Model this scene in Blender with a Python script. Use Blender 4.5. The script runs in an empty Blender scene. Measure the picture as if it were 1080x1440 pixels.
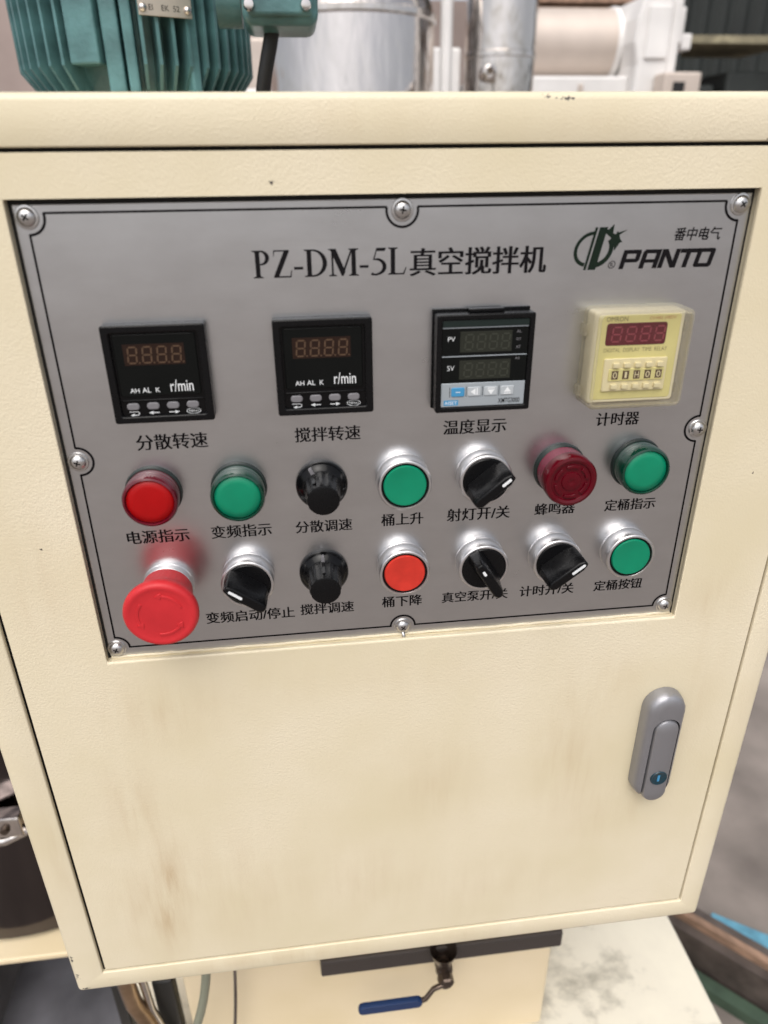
import bpy, bmesh, math, random
from mathutils import Vector, Matrix
rad = math.radians
random.seed(7)
S = bpy.context.scene
COL = S.collection

# ------------------------------------------------------------------ camera
cam_d = bpy.data.cameras.new("camera")
cam = bpy.data.objects.new("camera", cam_d)
COL.objects.link(cam)
right = Vector((0.99264674, -0.12062479, -0.01010451))
up = Vector((0.0621076, 0.43588462, 0.89785703))
fwd = Vector((0.10389942, 0.89188242, -0.44017117))
cam.matrix_world = Matrix(((right.x, up.x, -fwd.x, -0.0519), (right.y, up.y, -fwd.y, -0.358),
                           (right.z, up.z, -fwd.z, 1.35), (0, 0, 0, 1)))
cam_d.sensor_fit = 'VERTICAL'; cam_d.sensor_height = 36.0
cam_d.lens = 1003.918 / 1440 * 36
cam_d.clip_start = 0.02; cam_d.clip_end = 200
cam_d.dof.use_dof = True; cam_d.dof.focus_distance = 0.45; cam_d.dof.aperture_fstop = 6.5
S.camera = cam

# ------------------------------------------------------------------ world, sun, exposure
w = bpy.data.worlds.new("World"); S.world = w; w.use_nodes = True
nt = w.node_tree; nt.nodes.clear()
sky = nt.nodes.new('ShaderNodeTexSky'); sky.sky_type = 'NISHITA'; sky.sun_disc = False
SUN_EL, SUN_AZ = rad(58), rad(200)
sky.sun_elevation = SUN_EL; sky.sun_rotation = SUN_AZ
sky.air_density = 0.7; sky.dust_density = 4.0; sky.ozone_density = 0.3
bg = nt.nodes.new('ShaderNodeBackground'); bg.inputs['Strength'].default_value = 0.135
hs = nt.nodes.new('ShaderNodeHueSaturation'); hs.inputs['Saturation'].default_value = 0.35   # overcast: little blue left in the sky
wo = nt.nodes.new('ShaderNodeOutputWorld')
nt.links.new(sky.outputs[0], hs.inputs['Color']); nt.links.new(hs.outputs[0], bg.inputs[0]); nt.links.new(bg.outputs[0], wo.inputs[0])
sd = bpy.data.lights.new("sun", 'SUN'); sd.energy = 0.9; sd.angle = rad(60); sd.color = (1.0, 0.96, 0.90)
sun = bpy.data.objects.new("sun", sd); COL.objects.link(sun)
sdir = Vector((math.sin(SUN_AZ) * math.cos(SUN_EL), math.cos(SUN_AZ) * math.cos(SUN_EL), math.sin(SUN_EL)))
sun.rotation_euler = sdir.to_track_quat('Z', 'Y').to_euler(); sun.location = (0, -2, 4)
S.view_settings.view_transform = 'Standard'; S.view_settings.look = 'None'
S.view_settings.exposure = 0.60; S.view_settings.gamma = 1.0
S.cycles.max_bounces = 10; S.cycles.transparent_max_bounces = 16
S.cycles.caustics_reflective = False; S.cycles.caustics_refractive = False

# ------------------------------------------------------------------ materials
def setin(b, **k):
    for n, v in k.items():
        n = {'base': 'Base Color', 'rough': 'Roughness', 'metal': 'Metallic', 'ior': 'IOR', 'trans': 'Transmission Weight',
             'coat': 'Coat Weight', 'coatr': 'Coat Roughness', 'emc': 'Emission Color', 'ems': 'Emission Strength',
             'spec': 'Specular IOR Level', 'alpha': 'Alpha', 'sss': 'Subsurface Weight', 'aniso': 'Anisotropic'}[n]
        if n in ('Base Color', 'Emission Color'): v = (*v, 1)
        b.inputs[n].default_value = v

def mat(name, base, rough=.5, metal=0., var=0.0, vscale=30., bump=0., bscale=300., rvar=0., stretch=None, **k):
    m = bpy.data.materials.new(name); m.use_nodes = True
    t = m.node_tree; b = t.nodes['Principled BSDF']
    setin(b, base=base, rough=rough, metal=metal, **k)
    tc = t.nodes.new('ShaderNodeTexCoord'); vec = tc.outputs['Object']
    if stretch:
        mp = t.nodes.new('ShaderNodeMapping'); mp.inputs['Scale'].default_value = stretch
        t.links.new(vec, mp.inputs[0]); vec = mp.outputs[0]
    if var or rvar:
        n = t.nodes.new('ShaderNodeTexNoise'); n.inputs['Scale'].default_value = vscale; n.inputs['Detail'].default_value = 5
        t.links.new(vec, n.inputs['Vector'])
        if var:
            r = t.nodes.new('ShaderNodeValToRGB')
            r.color_ramp.elements[0].position = .3; r.color_ramp.elements[1].position = .7
            r.color_ramp.elements[0].color = tuple(c * (1 - var) for c in base) + (1,)
            r.color_ramp.elements[1].color = tuple(min(1, c * (1 + var)) for c in base) + (1,)
            t.links.new(n.outputs[0], r.inputs[0]); t.links.new(r.outputs[0], b.inputs['Base Color'])
        if rvar:
            mr = t.nodes.new('ShaderNodeMapRange'); mr.inputs[3].default_value = max(0, rough - rvar); mr.inputs[4].default_value = rough + rvar
            t.links.new(n.outputs[0], mr.inputs[0]); t.links.new(mr.outputs[0], b.inputs['Roughness'])
    if bump:
        n2 = t.nodes.new('ShaderNodeTexNoise'); n2.inputs['Scale'].default_value = bscale; n2.inputs['Detail'].default_value = 3
        t.links.new(vec, n2.inputs['Vector'])
        bp = t.nodes.new('ShaderNodeBump'); bp.inputs['Strength'].default_value = bump; bp.inputs['Distance'].default_value = .001
        t.links.new(n2.outputs[0], bp.inputs['Height']); t.links.new(bp.outputs[0], b.inputs['Normal'])
    return m

def math_(t, op, a, b=None, clamp=False):
    n = t.nodes.new('ShaderNodeMath'); n.operation = op; n.use_clamp = clamp
    for i, v in enumerate((a, b)):
        if v is None: continue
        if hasattr(v, 'is_linked'): t.links.new(v, n.inputs[i])
        else: n.inputs[i].default_value = v
    return n.outputs[0]

def paint(name, base, stains=(), chips=(), bump=.17, rough=.38):
    """powder-coated cream steel: orange-peel relief, faint mottling, smudges and chips with a shape of their own"""
    m = bpy.data.materials.new(name); m.use_nodes = True
    t = m.node_tree; b = t.nodes['Principled BSDF']; setin(b, base=base, rough=rough)
    tc = t.nodes.new('ShaderNodeTexCoord'); vec = tc.outputs['Object']
    n = t.nodes.new('ShaderNodeTexNoise'); n.inputs['Scale'].default_value = 9; n.inputs['Detail'].default_value = 6
    t.links.new(vec, n.inputs['Vector'])
    r = t.nodes.new('ShaderNodeValToRGB')
    r.color_ramp.elements[0].position = .35; r.color_ramp.elements[1].position = .65
    r.color_ramp.elements[0].color = (base[0] * .95, base[1] * .94, base[2] * .89, 1)
    r.color_ramp.elements[1].color = (base[0] * 1.03, base[1] * 1.03, base[2] * 1.05, 1)
    t.links.new(n.outputs[0], r.inputs[0]); col = r.outputs[0]
    def blob(x, z, rx, rz):
        mp = t.nodes.new('ShaderNodeMapping'); mp.vector_type = 'POINT'
        mp.inputs['Location'].default_value = (-x / rx, 0, -z / rz); mp.inputs['Scale'].default_value = (1 / rx, 0, 1 / rz)
        t.links.new(vec, mp.inputs[0])
        ln = t.nodes.new('ShaderNodeVectorMath'); ln.operation = 'LENGTH'; t.links.new(mp.outputs[0], ln.inputs[0])
        return math_(t, 'POWER', math_(t, 'SUBTRACT', 1.0, ln.outputs['Value'], clamp=True), 1.3)
    if stains:
        sn = t.nodes.new('ShaderNodeTexNoise'); sn.inputs['Scale'].default_value = 1; sn.inputs['Detail'].default_value = 7
        smp = t.nodes.new('ShaderNodeMapping'); smp.inputs['Scale'].default_value = (75, 20, 14)
        t.links.new(vec, smp.inputs[0]); t.links.new(smp.outputs[0], sn.inputs['Vector'])
        streak = t.nodes.new('ShaderNodeMapRange'); streak.inputs[1].default_value = .32; streak.inputs[2].default_value = .62
        t.links.new(sn.outputs[0], streak.inputs[0])
        acc = None
        for x, z, rx, rz, k in stains:
            v = math_(t, 'MULTIPLY', blob(x / 1000, z / 1000, rx / 1000, rz / 1000), k)
            acc = v if acc is None else math_(t, 'ADD', acc, v)
        dn = t.nodes.new('ShaderNodeTexNoise'); dn.inputs['Scale'].default_value = 1; dn.inputs['Detail'].default_value = 8; dn.inputs['Roughness'].default_value = .65
        dmp = t.nodes.new('ShaderNodeMapping'); dmp.inputs['Scale'].default_value = (260, 20, 22)
        t.links.new(vec, dmp.inputs[0]); t.links.new(dmp.outputs[0], dn.inputs['Vector'])
        drip = t.nodes.new('ShaderNodeMapRange'); drip.inputs[1].default_value = .50; drip.inputs[2].default_value = .66; drip.inputs[4].default_value = .35
        t.links.new(dn.outputs[0], drip.inputs[0])
        soft = math_(t, 'MULTIPLY', streak.outputs[0], .75)
        acc = math_(t, 'MULTIPLY', acc, math_(t, 'ADD', soft, drip.outputs[0]), clamp=True)
        mx = t.nodes.new('ShaderNodeMixRGB'); mx.inputs[2].default_value = (base[0] * .62, base[1] * .47, base[2] * .33, 1)
        t.links.new(acc, mx.inputs[0]); t.links.new(col, mx.inputs[1]); col = mx.outputs[0]
    fine = t.nodes.new('ShaderNodeTexNoise'); fine.inputs['Scale'].default_value = 700; fine.inputs['Detail'].default_value = 4
    t.links.new(vec, fine.inputs['Vector'])
    if chips:
        acc = None
        for x, z, rx, rz in chips:
            v = blob(x / 1000, z / 1000, rx / 1000, rz / 1000)
            acc = v if acc is None else math_(t, 'ADD', acc, v)
        g = t.nodes.new('ShaderNodeMapRange'); g.inputs[1].default_value = .86; g.inputs[2].default_value = .92
        t.links.new(math_(t, 'ADD', math_(t, 'MULTIPLY', acc, .5), fine.outputs[0]), g.inputs[0])
        mx = t.nodes.new('ShaderNodeMixRGB'); mx.inputs[2].default_value = (.06, .05, .045, 1)
        t.links.new(g.outputs[0], mx.inputs[0]); t.links.new(col, mx.inputs[1]); col = mx.outputs[0]
    t.links.new(col, b.inputs['Base Color'])
    peel = t.nodes.new('ShaderNodeTexNoise'); peel.inputs['Scale'].default_value = 800; peel.inputs['Detail'].default_value = 2.5
    t.links.new(vec, peel.inputs['Vector'])
    bp = t.nodes.new('ShaderNodeBump'); bp.inputs['Strength'].default_value = bump; bp.inputs['Distance'].default_value = .0012
    t.links.new(peel.outputs[0], bp.inputs['Height']); t.links.new(bp.outputs[0], b.inputs['Normal'])
    mr = t.nodes.new('ShaderNodeMapRange'); mr.inputs[1].default_value = .3; mr.inputs[2].default_value = .7; mr.inputs[3].default_value = rough - .12; mr.inputs[4].default_value = rough + .16
    t.links.new(n.outputs[0], mr.inputs[0])
    t.links.new(math_(t, 'MULTIPLY', math_(t, 'POWER', n.outputs[0], 2.0), bump * 4.2), bp.inputs['Strength']); t.links.new(mr.outputs[0], b.inputs['Roughness'])
    return m

CREAM = (.715, .637, .468)
ZO = .564   # height of the camera-level line above the cabinet foot
def st(x, z, rx, rz, k): return (x, z + 564, rx, rz, k)
M = {}
M['door'] = paint('cream door paint', CREAM, stains=[
    st(-172, -490, 18, 66, .6), st(-162, -445, 20, 60, .5), st(-178, -380, 30, 60, .35), st(-190, -480, 28, 70, .3), st(-120, -470, 60, 90, .22),
    st(116, -370, 34, 70, .34), st(140, -425, 50, 60, .2), st(22, -385, 45, 60, .22), st(-150, -300, 60, 40, .25),
    st(175, -425, 9, 30, .45), st(134, -310, 40, 40, .25), st(-32, -476, 70, 60, .2), st(60, -500, 90, 50, .16), st(0, -290, 160, 25, .10),
    st(-205, -200, 25, 70, .25), st(205, -330, 20, 120, .16), st(190, -250, 40, 30, .25)],
    chips=[(-60, 556, 6, 3), (-195, 380, 3, 3), (205, 400, 2, 3)])
M['frame'] = paint('cream frame paint', CREAM, stains=[
    st(-236, -420, 18, 110, .22), st(-100, -553, 120, 14, .35), st(60, -553, 80, 14, .25), st(-25, 18, 60, 14, .18), st(238, -350, 14, 80, .16), st(90, 15, 90, 16, .12)],
    chips=[(74, 588.5, 12, 2.2), (64, 589.6, 6, 2.6), (-246, 18, 4, 13), (-243, 3, 12, 4), (-246, 40, 3, 14), (172, 572, 3, 3)])
M['plate'] = None
def plate_mat():
    m = bpy.data.materials.new('brushed silver plate'); m.use_nodes = True
    t = m.node_tree; b = t.nodes['Principled BSDF']; setin(b, base=(.47, .46, .46), rough=.38, metal=1.0)
    tc = t.nodes.new('ShaderNodeTexCoord')
    mp = t.nodes.new('ShaderNodeMapping'); mp.inputs['Scale'].default_value = (5, 1, 1500)
    t.links.new(tc.outputs['Object'], mp.inputs[0])
    n = t.nodes.new('ShaderNodeTexNoise'); n.inputs['Scale'].default_value = 2; n.inputs['Detail'].default_value = 4
    t.links.new(mp.outputs[0], n.inputs['Vector'])
    bp = t.nodes.new('ShaderNodeBump'); bp.inputs['Strength'].default_value = .12; bp.inputs['Distance'].default_value = .0002
    t.links.new(n.outputs[0], bp.inputs['Height']); t.links.new(bp.outputs[0], b.inputs['Normal'])
    n2 = t.nodes.new('ShaderNodeTexNoise'); n2.inputs['Scale'].default_value = 1; n2.inputs['Detail'].default_value = 9; n2.inputs['Roughness'].default_value = .7
    mp2 = t.nodes.new('ShaderNodeMapping'); mp2.inputs['Scale'].default_value = (26, 1, 60); t.links.new(tc.outputs['Object'], mp2.inputs[0]); t.links.new(mp2.outputs[0], n2.inputs['Vector'])
    mr = t.nodes.new('ShaderNodeMapRange'); mr.inputs[3].default_value = .24; mr.inputs[4].default_value = .34
    t.links.new(n2.outputs[0], mr.inputs[0]); t.links.new(mr.outputs[0], b.inputs['Roughness'])
    r = t.nodes.new('ShaderNodeValToRGB'); r.color_ramp.elements[0].position = .3; r.color_ramp.elements[1].position = .7
    r.color_ramp.elements[0].color = (.58, .585, .595, 1); r.color_ramp.elements[1].color = (.63, .635, .645, 1)
    t.links.new(n2.outputs[0], r.inputs[0]); t.links.new(r.outputs[0], b.inputs['Base Color'])
    return m
M['plate'] = plate_mat()
M['ink'] = mat('black print', (.006, .005, .006), .6, spec=.12)
M['white_ink'] = mat('white print', (.75, .77, .78), .5)
M['chrome'] = mat('satin aluminium', (.66, .65, .655), .36, 1.0, rvar=.06, vscale=90, bump=.06, bscale=1500)
M['screw'] = mat('zinc screw', (.58, .57, .56), .32, 1.0, var=.12, vscale=300)
M['recess'] = mat('dark screw recess', (.05, .045, .04), .6, .3)  # near-black colour inside the cut cross
M['black'] = mat('black plastic', (.004, .004, .0045), .28, spec=.20, rvar=.07, vscale=200, bump=.08, bscale=900)
M['blackgloss'] = mat('glossy black plastic', (.003, .003, .0035), .16, spec=.22, rvar=.06, vscale=120)
M['window'] = mat('smoked display window', (.002, .003, .003), .08, spec=.25)
M['led_well'] = mat('brown display filter', (.018, .008, .005), .25, spec=.3)
M['seg'] = mat('unlit segment', (.085, .045, .022), .5)
M['seg2'] = mat('unlit red segment', (.27, .035, .06), .5)
M['maroon'] = mat('maroon display filter', (.11, .006, .016), .2)
M['lcd'] = mat('olive display glass', (.022, .024, .018), .2, spec=.3)
M['lcdseg'] = mat('faint olive segment', (.030, .033, .023), .35)
M['key'] = mat('grey rubber key', (.17, .165, .175), .55, bump=.1, bscale=800)
M['greypanel'] = mat('silver grey key panel', (.36, .40, .43), .35, .25)
M['greykey'] = mat('pale grey key', (.42, .45, .47), .4)
M['bluekey'] = mat('blue key', (.05, .26, .48), .4)
M['green'] = mat('green lens', (.0, .215, .11), .40, spec=.35, coat=.1, coatr=.3, var=.06, vscale=70)
M['greenrim'] = mat('dark green lens ring', (.002, .035, .02), .14, coat=.2)
M['red'] = mat('red lens', (.36, .001, .002), .42, spec=.25, coat=.05, coatr=.3, var=.05, vscale=70)
M['redrim'] = mat('dark red lens ring', (.10, .004, .012), .16, coat=.2)
M['orange'] = mat('orange red button', (.55, .035, .022), .42, spec=.3, var=.1, vscale=140)
M['buzz'] = mat('translucent crimson plastic', (.085, .001, .006), .15, spec=.3)
M['pinkrim'] = mat('pinkish red plastic', (.17, .012, .035), .25, spec=.3)
M['estop'] = mat('red mushroom plastic', (.52, .022, .028), .45, spec=.35, rvar=.06, vscale=80, bump=.05, bscale=500, var=.07)
M['darkgreen'] = mat('dark green base ring', (.010, .018, .016), .35, spec=.3)
M['timer'] = mat('pale yellow timer face', (.72, .66, .30), .45, var=.04, vscale=40)
M['timerbody'] = mat('ivory timer body', (.78, .72, .55), .4)
M['ivory'] = mat('ivory plastic', (.80, .72, .48), .35)
M['brownink'] = mat('brown print', (.10, .06, .03), .5)
M['redink'] = mat('red brown print', (.42, .12, .07), .5)
M['handle'] = mat('grey zinc handle', (.33, .33, .35), .46, .75, rvar=.06, vscale=60, bump=.04, bscale=700)
M['teal'] = mat('teal key plug', (.003, .030, .045), .2, coat=.3)
M['gapdark'] = mat('painted gap shade', (.012, .011, .010), .8)  # near-black colour stands in for the shade inside narrow gaps
M['logo'] = mat('greenish black print', (.008, .016, .010), .6, spec=.12)
def clear_mat():
    m = bpy.data.materials.new('clear cover'); m.use_nodes = True
    t = m.node_tree; t.nodes.clear()
    o = t.nodes.new('ShaderNodeOutputMaterial'); mix = t.nodes.new('ShaderNodeMixShader')
    tr = t.nodes.new('ShaderNodeBsdfTransparent'); tr.inputs[0].default_value = (.97, .965, .94, 1)
    gl = t.nodes.new('ShaderNodeBsdfGlossy'); gl.inputs['Roughness'].default_value = .05
    fr = t.nodes.new('ShaderNodeLayerWeight'); fr.inputs[0].default_value = .5
    mm = math_(t, 'ADD', math_(t, 'MULTIPLY', math_(t, 'POWER', fr.outputs['Facing'], 5.0), .9), .045, clamp=True)
    t.links.new(mm, mix.inputs[0]); t.links.new(tr.outputs[0], mix.inputs[1]); t.links.new(gl.outputs[0], mix.inputs[2])
    t.links.new(mix.outputs[0], o.inputs[0]); return m
M['clear'] = clear_mat()
def milky_mat():
    m = clear_mat(); m.name = 'slightly yellowed clear plastic edge'; t = m.node_tree
    mix = [n for n in t.nodes if n.type == 'MIX_SHADER'][0]; out = [n for n in t.nodes if n.type == 'OUTPUT_MATERIAL'][0]
    d = t.nodes.new('ShaderNodeBsdfDiffuse'); d.inputs[0].default_value = (.80, .74, .58, 1); tl = t.nodes.new('ShaderNodeBsdfTranslucent'); tl.inputs[0].default_value = (.85, .80, .64, 1)
    a = t.nodes.new('ShaderNodeMixShader'); a.inputs[0].default_value = .5; t.links.new(d.outputs[0], a.inputs[1]); t.links.new(tl.outputs[0], a.inputs[2])
    b = t.nodes.new('ShaderNodeMixShader'); b.inputs[0].default_value = .22; t.links.new(mix.outputs[0], b.inputs[1]); t.links.new(a.outputs[0], b.inputs[2]); t.links.new(b.outputs[0], out.inputs[0])
    return m
M['milky'] = milky_mat()

# ------------------------------------------------------------------ mesh helpers
def link(name, me, m=None, parent=None, loc=(0, 0, 0), rot=(0, 0, 0), smooth=None, bevel=0, seg=2, label=None):
    if me is not None and m is not None and not me.materials: me.materials.append(m)
    o = bpy.data.objects.new(name, me); COL.objects.link(o)
    o.parent = parent; o.location = loc; o.rotation_euler = rot
    if smooth is not None and me is not None:
        me.shade_smooth()
        if smooth < 180: me.set_sharp_from_angle(angle=rad(smooth))
    if bevel:
        b = o.modifiers.new('bevel', 'BEVEL'); b.width = bevel; b.segments = seg; b.limit_method = 'ANGLE'; b.angle_limit = rad(35)
        b.harden_normals = False
    if label: o['label'] = label
    return o

class MB:
    """collects shapes; coordinates in metres, y towards the back"""
    def __init__(s): s.v = []; s.f = []
    def add(s, vs, fs):
        k = len(s.v); s.v += [tuple(v) for v in vs]; s.f += [tuple(i + k for i in f) for f in fs]; return s
    def box(s, x0, x1, y0, y1, z0, z1):
        vs = [(x, y, z) for x in (x0, x1) for y in (y0, y1) for z in (z0, z1)]
        return s.add(vs, [(0, 1, 3, 2), (4, 6, 7, 5), (0, 4, 5, 1), (2, 3, 7, 6), (0, 2, 6, 4), (1, 5, 7, 3)])
    def prism(s, pts, y0, y1):      # pts (x,z), closed outline; y0 = front
        n = len(pts); vs = [(x, y0, z) for x, z in pts] + [(x, y1, z) for x, z in pts]
        return s.add(vs, [tuple(range(n)), tuple(range(2 * n - 1, n - 1, -1))] + [(i, (i + 1) % n, n + (i + 1) % n, n + i) for i in range(n)])
    def ring(s, outer, inner, y0, y1):  # two outlines of equal count
        n = len(outer)
        vs = [(x, y0, z) for x, z in outer] + [(x, y0, z) for x, z in inner] + [(x, y1, z) for x, z in outer] + [(x, y1, z) for x, z in inner]
        fs = []
        for i in range(n):
            j = (i + 1) % n
            fs += [(i, j, n + j, n + i), (2 * n + i, 3 * n + i, 3 * n + j, 2 * n + j), (i, 2 * n + i, 2 * n + j, j), (n + i, n + j, 3 * n + j, 3 * n + i)]
        return s.add(vs, fs)
    def lathe(s, prof, n=48, axis='y', c=(0, 0, 0)):   # prof [(r,h)] h towards the viewer (-y) or up for axis z
        vs = []; fs = []; rows = []
        for r, h in prof:
            if r < 1e-7:
                rows.append([len(vs)]); vs.append((0, h))
                vs[-1] = (0, 0, h)
            else:
                rows.append(list(range(len(vs), len(vs) + n)))
                vs += [(r * math.cos(2 * math.pi * i / n), r * math.sin(2 * math.pi * i / n), h) for i in range(n)]
        for a, b in zip(rows, rows[1:]):
            for i in range(n):
                j = (i + 1) % n
                if len(a) == 1 and len(b) == 1: continue
                if len(a) == 1: fs.append((a[0], b[i], b[j]))
                elif len(b) == 1: fs.append((a[i], a[j], b[0]))
                else: fs.append((a[i], a[j], b[j], b[i]))
        if axis == 'y': vs = [(c[0] + x, c[1] - h, c[2] + y) for x, y, h in vs]
        elif axis == 'z': vs = [(c[0] + x, c[1] + y, c[2] + h) for x, y, h in vs]
        else: vs = [(c[0] + h, c[1] + x, c[2] + y) for x, y, h in vs]
        return s.add(vs, fs)
    def tube(s, pts, r, n=12, cap=True):
        pts = [Vector(p) for p in pts]; rows = []; ref = Vector((.13, .27, .95))
        for i, p in enumerate(pts):
            d = (pts[min(i + 1, len(pts) - 1)] - pts[max(i - 1, 0)]).normalized()
            a = d.cross(ref).normalized(); b = d.cross(a).normalized()
            rr = r[i] if isinstance(r, (list, tuple)) else r
            rows.append([p + (a * math.cos(2 * math.pi * k / n) + b * math.sin(2 * math.pi * k / n)) * rr for k in range(n)])
        vs = [v for row in rows for v in row]; fs = []
        for i in range(len(rows) - 1):
            for k in range(n):
                l = (k + 1) % n; fs.append((i * n + k, i * n + l, (i + 1) * n + l, (i + 1) * n + k))
        if cap: fs += [tuple(range(n)), tuple((len(rows) - 1) * n + k for k in range(n))]
        return s.add(vs, fs)
    def mesh(s, name):
        me = bpy.data.meshes.new(name); me.from_pydata(s.v, [], s.f)
        bm = bmesh.new(); bm.from_mesh(me); bmesh.ops.recalc_face_normals(bm, faces=bm.faces); bm.to_mesh(me); bm.free()
        return me
    def obj(s, name, m=None, parent=None, **k): return link(name, s.mesh(name), m, parent, **k)

def rect(x0, x1, z0, z1): return [(x0, z0), (x1, z0), (x1, z1), (x0, z1)]
def rrect(cx, cz, w, h, r, n=6):
    pts = []
    for (sx, sz, a0) in ((1, 1, 0), (-1, 1, 90), (-1, -1, 180), (1, -1, 270)):
        for i in range(n + 1):
            a = rad(a0 + 90 * i / n)
            pts.append((cx + sx * (w / 2 - r) + r * math.cos(a), cz + sz * (h / 2 - r) + r * math.sin(a)))
    return pts
def mm_(pts): return [(x / 1000, z / 1000) for x, z in pts]
def empty(name, label, cat, loc=(0, 0, 0), group=None):
    o = bpy.data.objects.new(name, None); COL.objects.link(o); o.location = loc; o.empty_display_size = .05
    o['label'] = label; o['category'] = cat
    if group: o['group'] = group
    return o
def bez(p0, p1, p2, p3, n=14):
    p0, p1, p2, p3 = map(Vector, (p0, p1, p2, p3)); out = []
    for i in range(n + 1):
        t = i / n; out.append(p0 * (1 - t) ** 3 + p1 * 3 * t * (1 - t) ** 2 + p2 * 3 * t * t * (1 - t) + p3 * t ** 3)
    return out

# lettering: flat print. Song-style look = hairline outline smeared sideways so uprights are heavy and level strokes thin
def text_mesh(body, thin=0., smear=(0,), shear=0., extrude=0., spacing=1.0):
    c = bpy.data.curves.new('lettering', 'FONT'); c.body = body; c.size = 1; c.offset = thin; c.resolution_u = 3
    c.shear = shear; c.space_character = spacing
    o = bpy.data.objects.new('t', c); COL.objects.link(o)
    dg = bpy.context.evaluated_depsgraph_get(); me = bpy.data.meshes.new_from_object(o.evaluated_get(dg))
    vs = [v.co.copy() for v in me.vertices]; fs = [tuple(p.vertices) for p in me.polygons]
    bpy.data.objects.remove(o); bpy.data.curves.remove(c); bpy.data.meshes.remove(me)
    V, F = [], []
    for k, s in enumerate(smear):
        b = len(V); V += [(v.x + s, v.y, k) for v in vs]; F += [tuple(i + b for i in f) for f in fs]
    return V, F
def print_text(body, box, h, parent, m, name='lettering', thin=0., smear=(0,), shear=0., fit='w', spacing=1.0):
    """box = (x0, z0, x1, z1) in mm in the parent's frame; h = height of the print above the parent's y=0, in mm"""
    V, F = text_mesh(body, thin, smear, shear, spacing=spacing)
    xs = [v[0] for v in V]; zs = [v[1] for v in V]
    x0, x1, z0, z1 = min(xs), max(xs), min(zs), max(zs)
    sx = (box[2] - box[0]) / (x1 - x0); sz = (box[3] - box[1]) / (z1 - z0)
    if fit == 'w': sz = sx
    mb = MB(); mb.v = [((box[0] + (x - x0) * sx) / 1000, -(h + k * .006) / 1000, (box[1] + (z - z0) * sz) / 1000) for x, z, k in V]; mb.f = F
    me = bpy.data.meshes.new('lettering'); me.from_pydata(mb.v, [], mb.f)
    return link(name, me, m, parent)
SONG = dict(thin=-.001, smear=(-.024, -.012, 0, .012, .024))

# ================================================================== CONTROL CABINET
cab = empty('control_cabinet', 'cream painted steel control cabinet with silver button panel set in its door', 'control cabinet', (0, 0, .786))
Zc = lambda z: z / 1000 + ZO         # panel mm (0 = camera level) -> cabinet frame

def ringbox(name, o, i, y0, y1, m, bevel):
    return MB().ring(mm_(rect(*o)), mm_(rect(*i)), y0, y1).obj(name, m, cab, loc=(0, 0, 0), bevel=bevel, seg=3, smooth=40)
def zr(x0, x1, z0, z1): return (x0, x1, z0 + 564, z1 + 564)
def loops(name, secs, m, par):
    n = len(secs[0][0]); vs = [(x / 1000, y / 1000, z / 1000) for pts, y in secs for x, z in pts]; fs = []
    for k in range(len(secs)):
        l = (k + 1) % len(secs)
        fs += [(k * n + i, k * n + (i + 1) % n, l * n + (i + 1) % n, l * n + i) for i in range(n)]
    return MB().add(vs, fs).obj(name, m, par, smooth=50)
def fr_(x0, x1, z0, z1, d, rr): return rrect((x0 + x1) / 2, (z0 + z1) / 2 + 564, x1 - x0 - 2 * d, z1 - z0 - 2 * d, max(.3, rr - d), 5)
FO, FI = (-249, 247.5, -564.5, 27.5), (-227.5, 229.8, -545.0, 7.0)
loops('frame', [(fr_(*FI, 0, .8), -2.2), (fr_(*FI, 0, .8), -4.5), (fr_(*FI, -.25, .8), -5.0), (fr_(*FI, -.8, .8), -5.2),
    (fr_(*FO, 3.4, 4.0), -5.2), (fr_(*FO, 1.7, 4.0), -4.75), (fr_(*FO, .6, 4.0), -3.7), (fr_(*FO, .08, 4.0), -2.2), (fr_(*FO, 0, 4.0), -.2), (fr_(*FO, 0, 4.0), .0), (fr_(*FO, 2.5, 4.0), .0), (fr_(*FI, -3, .8), -1.0)], M['frame'], cab)
MB().ring(mm_(rect(*zr(-248.6, 247.1, -564.1, 27.1))), mm_(rect(*zr(-246, 244.5, -561.5, 24.5))), .0002, .215).obj('shell', M['frame'], cab)
MB().box(-.246, .2445, .2155, .218, Zc(-562), Zc(25)).obj('back_panel', M['frame'], cab)
MB().ring(mm_(rect(*zr(-240, 241, -558, 20))), mm_(rect(*zr(-222, 224, -540, 2))), -.0004, .0190).obj('gap_shade_ring', M['gapdark'], cab)  # added dark ring behind the door gap, shade put in as colour
door = MB().ring(mm_(rect(*zr(-225.2, 228.2, -543.2, 5.2))), mm_(rect(*zr(-175, 174.6, -261.6, -13))), -.0046, -.0014).obj('door', M['door'], cab, bevel=.0010, seg=3, smooth=40)
MB().ring(mm_(rect(*zr(-176.3, 175.9, -262.9, -11.7))), mm_(rect(*zr(-175.2, 174.8, -261.8, -12.8))), -.0020, .0009).obj('opening_return', M['door'], door)
# ledge behind the opening that carries the plate
MB().ring(mm_(rect(*zr(-176.5, 176.5, -263, -11.5))), mm_(rect(*zr(-160, 160, -246, -28))), .0011, .0022).obj('ledge', M['gapdark'], door)  # coloured near black so the slit round the plate reads as shaded
# grubby sealing bead along the foot of the opening, uneven like hand-laid filler
b = MB(); pts = [(-.173 + .346 * i / 60, .0002 + random.uniform(-.0002, .0002), Zc(-261.0) + random.uniform(-.0003, .0003)) for i in range(61)]
b.tube(pts, .0011, 8).obj('bead', M['door'], door, smooth=180)

plate = MB().box(-.1736, .1734, 0, .00098, Zc(-260.2), Zc(-15.2)).obj('control_plate', M['plate'], cab, bevel=.0004, seg=2)

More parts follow.
